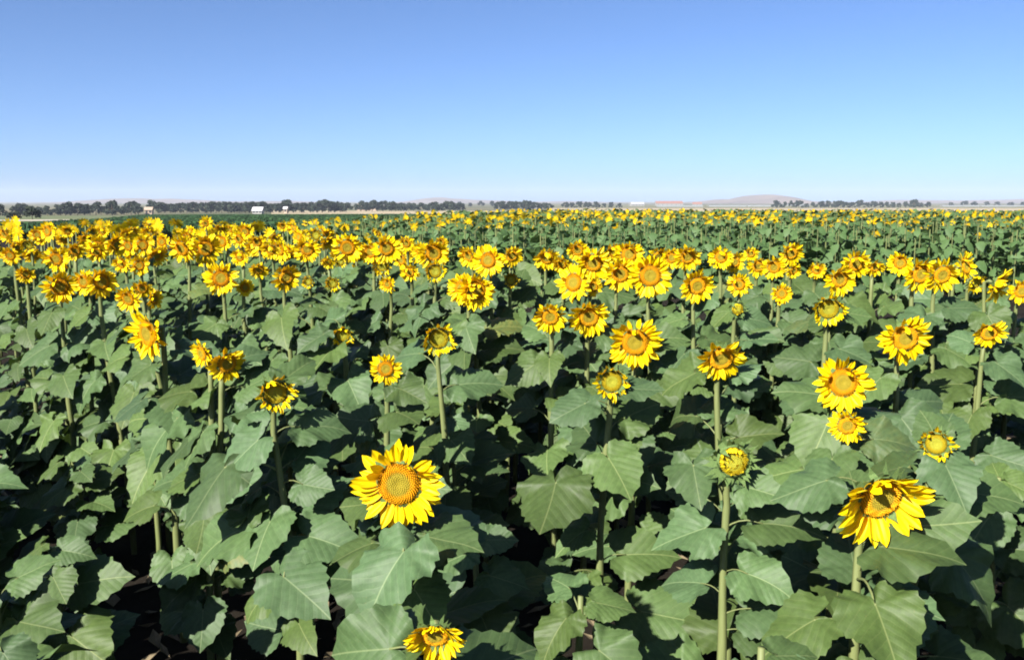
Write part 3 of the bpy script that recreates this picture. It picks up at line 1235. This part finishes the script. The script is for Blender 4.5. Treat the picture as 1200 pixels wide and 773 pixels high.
def head_place(x, y, w, kind):
    h = lerp_tab(y, DROP) * rnd.uniform(.96, 1.04)
    if y < 350:                                                # keep big-looking heads nearer, small ones farther
        h *= lerp_tab(w / max(1, (y - HORIZON)), [(.15, 1.12), (.45, 1.0), (.75, .90)])
    P = at_drop(x, y, h)
    return P


PLACES = [head_place(*q[:4]) for q in HEADS]
STEM_RUNS = {13: [(705, 476, 703, 520), (703, 590, 703, 660)], 3: [(857, 572, 852, 640), (851, 660, 851, 690), (850, 718, 849, 750)], 1: [(1006, 628, 1005, 700)], 17: [(333, 492, 341, 560)],
             15: [(523, 425, 526, 495)], 7: [(862, 450, 864, 498)], 5: [(685, 402, 685, 440)], 20: [(232, 440, 232, 480)], 10: [(1062, 430, 1063, 440)], 69: [(822, 362, 822, 384)]}
for _k, _runs in STEM_RUNS.items():                            # bare lengths of stem that show between the leaves
    for xa, ya, xb, yb in _runs:
        nn = max(2, int(abs(yb - ya) / 14))
        HEAD_SPOTS += [(xa + (xb - xa) * t / (nn - 1), ya + (yb - ya) * t / (nn - 1), 7, PLACES[_k].y - .03) for t in range(nn)]
HEAD_SPOTS += [(q[0], q[1], q[2] * .42, p.y) for q, p in zip(HEADS, PLACES) if q[3]]
ALIAS = {0: 'the largest open sunflower', 1: 'the big bowed head', 3: 'the round spiky bud', 4: 'the ragged sunflower with swept petals', 7: 'the wide flat bowed sunflower',
         8: 'the bright sunflower with another under it', 10: 'the sunflower with a dark red crescent', 11: 'the small tilted sunflower near the edge', 12: 'the half open yellow green flower',
         13: 'the half open flower below the ragged one', 14: 'the small neat round sunflower', 15: 'the incurved half open flower', 16: 'the little low half open flower', 17: 'the half open flower turned aside',
         18: 'the large half profile sunflower by the furrow', 21: 'the tall oval sunflower', 23: 'the sunflower with swept down petals', 24: 'the shaded sunflower over an oval one',
         27: 'the sunflower seen edge on', 28: 'the large bright round sunflower', 30: 'the narrow oval orange faced sunflower', 32: 'the tiny round half open flower', 34: 'the bright end of the dense cluster',
         37: 'the ring with a pale lower row', 40: 'the orange centred corner sunflower', 43: 'the nearly black centred flower', 44: 'the lone dark topped sunflower', 47: 'the wide spread sunflower',
         49: 'the large sunflower standing clear above leaves', 53: 'the bright sunflower with a pointed fan', 55: 'the small greenish half open flower', 58: 'the tight cluster of five',
         62: 'the biggest of the back row', 69: 'the sunflower shaded like two eyes', 72: 'the bright pair at the back', 74: 'the small round sunflower by itself', 75: 'the tallest over the crowded row',
         79: 'the sunflower with a dark bar of shade', 80: 'the half open sunflower with dark hollows', 86: 'the broad bright trio', 90: 'the two toned sunflower', 93: 'the corner of the yellow mass',
         94: 'the orange sunflower with a small bud', 95: 'the small red centred sunflower', 98: 'the bright pointed sunflower', 99: 'the orange sunflower in the thick mass', 101: 'the ring on the far edge', 102: 'the one that stands highest'}
told = {}


def tell_apart(x, y, z, firsts, group):
    """a label by the plant's own look and by the nearest flower that has a look of its own"""
    px, py, _ = to_pix((x, y, z))
    near = sorted(ALIAS, key=lambda k: math.hypot(HEADS[k][0] - px, 1.6 * (HEADS[k][1] - py)))
    first = None
    for k in near[:4]:
        hx, hy, hd = HEADS[k][0], HEADS[k][1], PLACES[k].y
        rel = 'just behind' if y > hd + .35 else 'just in front of' if y < hd - .35 else 'beside'
        if math.hypot(px - hx, py - hy) > 75:
            rel = 'behind' if y > hd else 'in front of'
        for f in firsts:
            lab = f'{f} {rel} {ALIAS[k]}'
            first = first or lab
            if lab not in told:
                told[lab] = 1
                return lab, group
    return first, group


near_pts = []                                                  # plant bases, to keep fillers off them
plants = []
count = 0
for i, (x, y, w, kind, yaw, bow, label) in enumerate(HEADS):
    if kind is None:
        continue
    P = PLACES[i]
    foresh = {'open': 2.02, 'nod': 1.9, 'half': 1.45, 'bud': 1.35}[kind]
    size = w * P.y / FPX / foresh
    fine = 2 if w >= 40 else 1 if P.y < 6.5 else 0
    hand = [(a, b, c, d_, P.y + e, f) for a, b, c, d_, e, f in HAND.get(i, ())]
    near = P.y < 4.2
    base = None
    if i in STEM_RUNS:
        q = at_depth(STEM_RUNS[i][-1][2], STEM_RUNS[i][-1][3], P.y + .03)
        base = Vector((q.x, P.y + .05, 0))
    if i == 13:
        q = at_depth(702, 700, P.y + .02)
        base = Vector((q.x, P.y + .06, 0))
    plants.append(sunflower(P, kind, size, yaw + (rnd.gauss(0, 13) if y < 350 else 0), (bow + (rnd.gauss(3, 9) if y < 350 else 0)) * (.8 if y < 350 else 1.0) - math.degrees(math.atan2(CAM_H - P.z, P.y)), label, None, 500 + i, (16 if near else 14), fine, base,
                            .0148 if P.y < 5 else .0145, (.13, .225), hand, 2 if i == 14 else 0,
                            (.14, .66 if y < 350 else .74) if kind != 'half' else (.2, .82)))
    b = plants[-1].location
    near_pts.append((b.x, b.y))
    count += 1


def furrow(x, y):
    """distance to the open furrow that runs off to the far left"""
    ax, ay, bx, by = -4.6, 8.3, -.62, 2.3
    t = ((x - ax) * (bx - ax) + (y - ay) * (by - ay)) / ((bx - ax) ** 2 + (by - ay) ** 2)
    t = min(1.1, max(-.1, t))
    return math.hypot(x - ax - t * (bx - ax), y - ay - t * (by - ay))


def plot_end(x):
    return lerp_tab(x, [(-14, 18.5), (-5.0, 17.0), (-1.6, 11.2), (.9, 8.8), (4.1, 7.2), (6, 6.6)])


def try_place(tries, ymin, ymax, gap, keep, extra=0.0):
    out = []
    for _ in range(tries):
        y = math.sqrt(rnd.uniform(ymin ** 2, ymax ** 2))
        x = rnd.uniform(-.60, .60) * (y + .5) - (rnd.uniform(0, .9) if y < 5.5 else 0)
        if y > plot_end(x) + extra or furrow(x, y) < keep:
            continue
        if any((x - a) ** 2 + (y - b) ** 2 < gap * gap for a, b in near_pts):
            continue
        near_pts.append((x, y))
        out.append((x, y))
    return out


# plants whose heads stand in the packed yellow band far back on the left
band = [p for p in try_place(9000, 9.0, 18.5, .33, .2) if p[0] < -.9 and p[0] > -p[1] * .585][:150]
band.sort(key=lambda p: p[1])
N_BAND = 78
band_rest = band[N_BAND:]
band = band[:N_BAND]
for k, (x, y) in enumerate(band):
    z = CAM_H - rnd.uniform(.33, .62)
    size = rnd.uniform(.078, .148)
    kind = 'half' if rnd.random() < .13 else 'open'
    bow = rnd.uniform(-4, 46)
    yaw = rnd.gauss(-4, 36)
    turn = ' turned aside' if abs(yaw) > 16 else ' with bowed head' if bow > 18 else ' facing out'
    sz = 'large ' if size > .128 else 'small ' if size < .098 else ''
    what = 'half open flower' if kind == 'half' else 'sunflower'
    lab, grp = tell_apart(x, y, z, [f'{sz}{what}{turn}', f'{what}{turn}'], 'sunflowers of the packed yellow mass')
    sunflower(Vector((x, y, z)), kind, size, yaw, bow, lab, grp, 2000 + k, 9, 0, None, .014, (.15, .24), (), 0, (.15, .62))
    count += 1
# leafy plants that fill the plot between the flowers, their heads still closed and small or hidden
fill = try_place(4000, 2.2, 11.5, .47, .52, .9)[:86]
fill += [p for p in try_place(900, 6.8, 9.6, .42, .3, 1.6) if p[0] > .5][:12]
extra = []
for k in range(400):                                           # the plot goes on a little past the edge of the picture
    y = rnd.uniform(2.4, 8.0)
    x = y * rnd.uniform(.57, .80) + .25
    if len(extra) < 26 and all((x - a) ** 2 + (y - b) ** 2 > .22 for a, b in near_pts):
        near_pts.append((x, y))
        extra.append((x, y, rnd.uniform(1.05, 1.3)))
for k in range(7):                                             # low plants that struggle in and beside the shaded furrow
    t = (k + rnd.random()) / 7
    x, y = -.75 - 3.6 * t + rnd.uniform(-.4, .32), 2.05 + 5.6 * t + rnd.uniform(-.2, .2)
    extra.append((x, y, rnd.uniform(.62, .88)))
for k in range(12):                                            # a row added to shade the furrow, mostly out of view
    t = (k + rnd.random()) / 12
    extra.append((-1.5 - 3.3 * t + rnd.uniform(-.25, .2), 1.2 + 4.6 * t + rnd.uniform(-.2, .2), rnd.uniform(1.2, 1.42)))
fill = [(x, y, None) for x, y in fill] + extra
for k, (x, y, low) in enumerate(fill):
    top = low or CAM_H - lerp_tab(y, [(2, 1.2), (4, 1.06), (6, .98), (11, .80)]) * rnd.uniform(.94, 1.1)
    lab, grp = tell_apart(x, y, top, ['low leafy plant' if low and low < 1 else 'leafy plant without a flower', 'flowerless leafy plant', 'plant with leaves only'], 'leafy plants with no open flower')
    sunflower(Vector((x, y, top)), None, .05, 0, 0, lab, grp, 4000 + k, 16, 1 if y < 6 else 0, Vector((x, y, 0)), .014, (.14, .235), (), 0, (.14, .97))
    count += 1
FAR_SINGLE = max(0, 300 - count)
print('near plants', count, 'band', len(band), 'fill', len(fill))
build_far()


def band_mass():
    """the back rows of the yellow mass, past the three hundred plants that show largest"""
    g = np.random.default_rng(3)
    A = np.array([(x, y, 0, (CAM_H - g.uniform(.33, .58)) / 1.45) for x, y in band_rest])
    v1, f1, m1 = scatter(A, [far_template(0, 40 + i, .66) for i in range(5)], g, (.85, 1.05))
    hs = [far_head(60 + i) for i in range(14)]
    for h in hs:                                               # no taller heads on taller plants
        h[0][:, 2] = 1.45 + (h[0][:, 2] - 1.45) / 1.2
    v2, f2, m2 = scatter(A, hs, g, (.75, 1.15), False)
    o = obj('sunflower_mass', mesh('sunflower_mass', np.concatenate([v1, v2]), np.concatenate([f1, f2 + len(v1)]), FAR_MATS, False, np.concatenate([m1, m2])))
    tag(o, 'back rows of the packed yellow sunflowers along the dark green crop', 'sunflowers', kind='stuff')


band_mass()


def litter():
    m = MB()
    for _ in range(900):
        y = rnd.uniform(1.6, 9)
        x = rnd.uniform(-.65, .65) * y
        a = rnd.uniform(0, 6.28)
        l, w = rnd.uniform(.03, .10), rnd.uniform(.01, .045)
        d, e = Vector((math.cos(a), math.sin(a), 0)), Vector((-math.sin(a), math.cos(a), 0))
        p = Vector((x, y, .006))
        c = Vector((0, 0, rnd.uniform(.01, .05)))
        m.add([p - d * l - e * w * .3, p - e * w + c * .6, p + d * l + c, p + e * w + c * .4, p + c * .1], [(0, 1, 4), (1, 2, 4), (2, 3, 4), (3, 0, 4)])
    o = obj('leaf_litter', m.build('leaf_litter', [M['straw']], False))
    tag(o, 'dry fallen leaves and straw lying on the dark soil under the plants', 'litter', kind='stuff')


litter()

# ------------------------------------------------------------------ trees far away
def crown_mesh(seed, slim, mat):
    r = random.Random(seed)
    v, f = [], []
    nc = 16
    cl = []
    for i in range(nc):
        a = r.uniform(0, 6.28)
        t = r.random()
        rr = (.5 - .28 * t) * math.sqrt(r.random()) * (slim if slim < 1 else 1)
        cl.append((rr * math.cos(a), rr * math.sin(a), .22 + .66 * t, r.uniform(.10, .19)))
    for cx, cy, cz, cr in cl:
        for _ in range(60):
            d = Vector((r.gauss(0, 1), r.gauss(0, 1), r.gauss(0, .8))).normalized() * cr * r.uniform(.55, 1.05)
            p = Vector((cx, cy, cz)) + d
            u = Vector((r.gauss(0, 1), r.gauss(0, 1), r.gauss(0, 1))).normalized() * .055
            w = u.cross(Vector((r.gauss(0, 1), r.gauss(0, 1), r.gauss(0, 1)))).normalized() * .055
            b = len(v)
            v += [p - u, p + w, p + u, p - w]
            f.append((b, b + 1, b + 2, b + 3))
    return mesh('crown', v, f, [mat], False)


def trunk_mesh(seed, mat):
    r = random.Random(seed)
    m = MB()
    m.tube([(0, 0, -.02), (.01, 0, .2), (0, .01, .45), (.01, 0, .75)], [.035, .028, .02, .008], 6)
    for k in range(4):
        a = k * 1.6 + r.uniform(0, 1)
        z = .2 + .1 * k
        m.tube([(0, 0, z), (.12 * math.cos(a), .12 * math.sin(a), z + .12), (.24 * math.cos(a), .24 * math.sin(a), z + .3)], [.016, .011, .005], 5)
    return m.build('trunk', [mat])


M['tree_leaf'] = mat_simple('tree_leaf', (0.01716, 0.02652, 0.01872), (0.0351, 0.0468, 0.02808), 6, .8, .2)
M['bark'] = mat_simple('bark', (0.0624, 0.0468, 0.0351), (0.1092, 0.0858, 0.0624), 8, .9, .1)
CROWNS = [crown_mesh(i, 1, M['tree_leaf']) for i in range(5)]
CROWNS_SLIM = [crown_mesh(30 + i, .55, M['tree_leaf']) for i in range(2)]
TRUNKS = [trunk_mesh(i, M['bark']) for i in range(3)]


def tree(px, d, h, wide, label, group=None, slim=False):
    x = d * (px - 600) / FPX
    root = obj('tree', None)
    root.location = (x, d, ground_z(x, d) - .05)
    root.rotation_euler = (0, 0, rnd.uniform(0, 6.28))
    tag(root, label, 'tree', group)
    s = h / .98
    obj('crown', rnd.choice(CROWNS_SLIM if slim else CROWNS), root, Matrix.Diagonal((s * wide, s * wide, s, 1)))
    obj('trunk', rnd.choice(TRUNKS), root, Matrix.Diagonal((s, s, s, 1)))


def windbreak(px0, px1, step, d0, d1, hpx, wide, label, group, var=.18, where=()):
    px = px0
    while px <= px1:
        d = d0 + (d1 - d0) * (px - px0) / max(1, px1 - px0) + rnd.uniform(-8, 8)
        k = rnd.uniform(1 - var, 1 + var)
        wd = rnd.uniform(.85, 1.2)
        look = 'tall ' if k > 1 + var * .45 else 'low ' if k < 1 - var * .45 else ''
        look += 'broad ' if wd > 1.09 else 'narrow ' if wd < .94 else ''
        spot = next((w for e, w in where if px <= e), '')
        tree(px, d, hpx * d / FPX * k, wide * wd, look + label + spot, group)
        px += step * rnd.uniform(.8, 1.2)


windbreak(24, 172, 7, 430, 470, 11.5, 1.25, 'tree in the uneven dark line', 'trees of the uneven line', .36,
          [(60, ' above the pale strip'), (95, ' beside the slim tree in the gap'), (128, ' before its tallest tree'), (150, ' next to its tallest tree'), (999, ' ending at the pale orange cottage')])
windbreak(183, 412, 6.5, 540, 570, 12.5, 1.3, 'tree in the long even windbreak', 'trees of the long windbreak', .16,
          [(215, ' starting at the pale orange cottage'), (255, ' well before the white farmhouse'), (290, ' just before the white farmhouse'), (320, ' right behind the white farmhouse'), (352, ' right behind the pump house'), (385, ' above the stubble'), (999, ' at the end by the low pinkish shed')])
windbreak(424, 545, 7, 640, 700, 10, 1.4, 'tree in the short clump', 'trees of the short clump', .25,
          [(452, ' nearest the low pinkish shed'), (480, ' beside its tallest rounded tree'), (515, ' in its lower middle'), (999, ' at its tapering end')])
windbreak(586, 648, 7, 760, 800, 9.5, 1.4, 'tree in the small dark grove', 'trees of the small grove', .2,
          [(606, ' before its pointed tree'), (626, ' against its pointed tree'), (999, ' behind the tiny white barn')])
windbreak(662, 732, 9, 1000, 1050, 7, 1.2, 'tree in the low line', 'trees beside the sheds', .2,
          [(690, ' after the small dark grove'), (999, ' closing up to the grey roofed shed')])
windbreak(908, 1085, 8, 1020, 1060, 7.5, 1.15, 'tree in the dark line past the hill', 'trees past the hill', .25,
          [(940, ' at the foot of the hill'), (985, ' in its first half'), (1035, ' in its second half'), (999999, ' around its biggest rounded tree')])
windbreak(1110, 1200, 13, 1500, 1550, 5, 1.5, 'tree in the faint broken line behind the pale covers', 'trees of the broken line', .2)
windbreak(540, 590, 12, 1300, 1350, 5.5, 1.4, 'tree in the hazy line beyond the short clump', 'trees of the hazy line', .2)
tree(2, 330, 5.2, 1.1, 'dark tree cut by the edge of the picture at the end of the horizon')
tree(42, 190, 2.6, 1.3, 'round dark bush standing on the pale strip beyond the yellow heads')
tree(20, 195, 1.9, 1.5, 'low dark bush at the end of the pale strip')
tree(135, 440, 7.0, 1.0, 'tallest tree of the uneven line, rounded over its neighbours')
tree(86, 445, 6.2, .8, 'slim tree standing apart in a gap of the uneven line', slim=True)
tree(460, 650, 7.6, 1.0, 'tallest rounded tree of the clump after the gap')
tree(616, 770, 7.8, .9, 'pointed tree rising over the small dark grove')
tree(1067, 1040, 9.5, 1.2, 'biggest rounded tree in the line past the pink hill')


# ------------------------------------------------------------------ farm buildings far away
M['white_wall'] = mat_simple('white_wall', (0.17, 0.17, 0.16), (0.23, 0.225, 0.21), 1, .8, .2)
M['cream_wall'] = mat_simple('cream_wall', (0.26, 0.20, 0.15), (0.32, 0.25, 0.19), 1, .8, .2)
M['red_roof'] = mat_simple('red_roof', (0.1872, 0.0858, 0.0624), (0.234, 0.117, 0.0858), 1, .8, .2)
M['grey_roof'] = mat_simple('grey_roof', (0.351, 0.351, 0.3588), (0.429, 0.429, 0.4368), 1, .6, .3)
M['dark_glass'] = mat_simple('dark_glass', (0.0234, 0.0273, 0.0312), (0.039, 0.0429, 0.0468), 1, .2, .5)
M['cover'] = mat_simple('cover_film', (0.13, 0.14, 0.135), (0.19, 0.20, 0.195), 1, .4, .4)


def farm_house(name, px, d, w, dep, hw, hr, wall, roof, label, cat, nwin=3, group=None):
    x = d * (px - 600) / FPX
    root = obj(name, None)
    root.location = (x, d, ground_z(x, d))
    root.rotation_euler = (0, 0, rnd.uniform(-.2, .2))
    tag(root, label, cat, group)
    m = MB()
    m.box(-w / 2, w / 2, -dep / 2, dep / 2, -.3, hw)
    m.add([(-w / 2 + .004, -dep / 2 + .004, hw), (-w / 2 + .004, dep / 2 - .004, hw), (-w / 2 + .004, 0, hw + hr - .1),
           (w / 2 - .004, -dep / 2 + .004, hw), (w / 2 - .004, dep / 2 - .004, hw), (w / 2 - .004, 0, hw + hr - .1)], [(0, 2, 1), (3, 4, 5)])
    obj('wall', m.build('wall', [wall], False), root)
    m = MB()
    e = .4
    for sg in (-1, 1):
        y0, y1 = sg * (dep / 2 + e), 0
        z0, z1 = hw - e * hr / (dep / 2), hw + hr
        m.add([(-w / 2 - e, y0, z0), (w / 2 + e, y0, z0), (w / 2 + e, y1, z1), (-w / 2 - e, y1, z1),
               (-w / 2 - e, y0, z0 + .15), (w / 2 + e, y0, z0 + .15), (w / 2 + e, y1, z1 + .15), (-w / 2 - e, y1, z1 + .15)],
              [(0, 3, 2, 1), (4, 5, 6, 7), (0, 1, 5, 4), (1, 2, 6, 5), (2, 3, 7, 6), (3, 0, 4, 7)])
    obj('roof', m.build('roof', [roof], False), root)
    for k in range(nwin):
        cx = -w / 2 + w * (k + .5) / nwin
        m = MB()
        m.box(cx - .5, cx + .5, -dep / 2 - .06, -dep / 2 + .02, hw * .35, hw * .35 + 1.2)
        obj('window', m.build('window', [M['dark_glass']], False), root)


farm_house('farmhouse', 305, 500, 5, 4, 1.9, 1.6, M['white_wall'], M['grey_roof'], 'small white farmhouse in front of the long windbreak', 'house')
farm_house('cottage', 178, 480, 3.4, 3.4, 2.4, 1.2, M['cream_wall'], M['cream_wall'], 'pale orange cottage in the gap between two tree lines', 'house', 2)
farm_house('pump_house', 337, 520, 1.8, 1.8, 2.8, .8, M['cream_wall'], M['grey_roof'], 'narrow pale pump house standing tall beside the white farmhouse', 'house', 1)
farm_house('barn', 628, 900, 9, 7, 3, 1.6, M['white_wall'], M['grey_roof'], 'tiny white barn at the foot of the small dark grove', 'barn')
farm_house('shed', 782, 1500, 42, 16, 4, 3.5, M['white_wall'], M['red_roof'], 'long white shed with the widest red roof on the horizon', 'shed', 6)
farm_house('shed', 745, 1450, 20, 12, 3.5, 2.2, M['white_wall'], M['grey_roof'], 'grey roofed white shed beside the widest red roof', 'shed', 4)
farm_house('shed', 815, 1480, 14, 10, 3.2, 2.4, M['white_wall'], M['red_roof'], 'short red roofed shed next to the widest one', 'shed', 3)
farm_house('shed', 431, 690, 14, 9, 3, 2, M['cream_wall'], M['cream_wall'], 'low pinkish shed in the gap after the long windbreak', 'shed', 3)


def tunnel(px, d, w, dep, h, label, group=None):
    x = d * (px - 600) / FPX
    root = obj('greenhouse_tunnel', None)
    root.location = (x, d, ground_z(x, d))
    tag(root, label, 'greenhouse', group)
    vs, fs = [], []
    n = 12
    for sx in (-w / 2, w / 2):
        for i in range(n + 1):
            a = PI * i / n
            vs.append((sx, -dep / 2 * math.cos(a), h * math.sin(a) ** .7))
    for i in range(n):
        fs.append((i, i + 1, n + 2 + i, n + 1 + i))
    fs.append(tuple(range(n + 1))[::-1])
    fs.append(tuple(range(n + 1, 2 * n + 2)))
    obj('cover', mesh('cover', vs, fs, [M['cover']], False), root)
    m = MB()
    m.box(-w / 2 - .08, -w / 2 - .01, -1.2, 1.2, 0, 2.2)
    obj('door', m.build('door', [M['white_wall']], False), root)


for px, d, w, lb in ((795, 1250, 60, 'white crop tunnel in front of the red roofed sheds'), (850, 1280, 50, 'white crop tunnel between the sheds and the hill peak'),
                     (890, 1300, 40, 'white crop tunnel right under the peak of the hill'), (930, 1500, 40, 'white crop tunnel partly behind trees at the foot of the hill')):
    tunnel(px, d, w, 9, 2.2, lb, 'crop tunnels below the hill')
for px, d, w, lb in ((1120, 1300, 50, 'first white crop tunnel before the faint broken tree line'), (1165, 1300, 50, 'middle white crop tunnel before the faint broken tree line'),
                     (1200, 1320, 40, 'white crop tunnel cut by the edge of the picture')):
    tunnel(px, d, w, 9, 2.0, lb, 'crop tunnels in front of the broken line')


# ------------------------------------------------------------------ hills
def hill(name, px0, px1, peaks, d, depth, mat):
    nx, ny = 60, 14
    vs, fs = [], []
    for j in range(ny + 1):
        for i in range(nx + 1):
            px = px0 + (px1 - px0) * i / nx
            t = j / ny
            y = d + depth * (t - .5)
            x = d * (px - 600) / FPX
            z = 0
            for pc, pw, ph in peaks:
                z += ph * d / FPX * 1.15 * math.exp(-((px - pc) / pw) ** 2)
            z *= math.sin(PI * t) ** 1.2 * (1 + .22 * noise.noise(Vector((px * .06, t * 3, 1.7))))
            edge = min(1, i / 6, (nx - i) / 6)
            vs.append((x, y, -6 + z * edge + (0 if j not in (0, ny) else -2)))
    for j in range(ny):
        for i in range(nx):
            a = j * (nx + 1) + i
            fs.append((a, a + 1, a + nx + 2, a + nx + 1))
    o = obj(name, mesh(name, vs, fs, [mat]))
    tag(o, kind='structure')


M['hill'] = mat_simple('hill_earth', (0.117, 0.0897, 0.0702), (0.195, 0.1482, 0.117), .006, .95, .05)
hill('hill', 770, 1010, [(893, 22, 8.5), (850, 34, 4), (940, 26, 2)], 3600, 1200, M['hill'])
hill('hill', 60, 420, [(150, 40, 3), (210, 60, 3.5), (330, 60, 2)], 4200, 1300, M['hill'])
hill('hill', 430, 760, [(510, 30, 4.5), (560, 40, 3), (660, 60, 2)], 4600, 1300, M['hill'])
hill('hill', 980, 1500, [(1060, 60, 3), (1200, 80, 4)], 4400, 1200, M['hill'])

# ------------------------------------------------------------------ air
m = MB()
m.box(-6000, 6000, -300, 6000, -9, 75)
hz = NT('haze_air')
hz.t.nodes.remove(hz.p)
pv = hz.n('ShaderNodeVolumePrincipled')
pv.inputs['Color'].default_value = (.72, .82, 1.0, 1)
pv.inputs['Density'].default_value = 1.3e-4
pv.inputs['Anisotropy'].default_value = 0.0
hz.l(pv.outputs[0], hz.out.inputs['Volume'])
h = obj('haze', m.build('haze', [hz.m], False))
tag(h, 'pale blue haze over the far plain and hills', 'haze', kind='stuff')

for _o in list(S.objects):
    if _o.parent is None and 'label' in _o.keys() and len(_o['label'].split()) > 16:
        print('LONG', _o['label'])
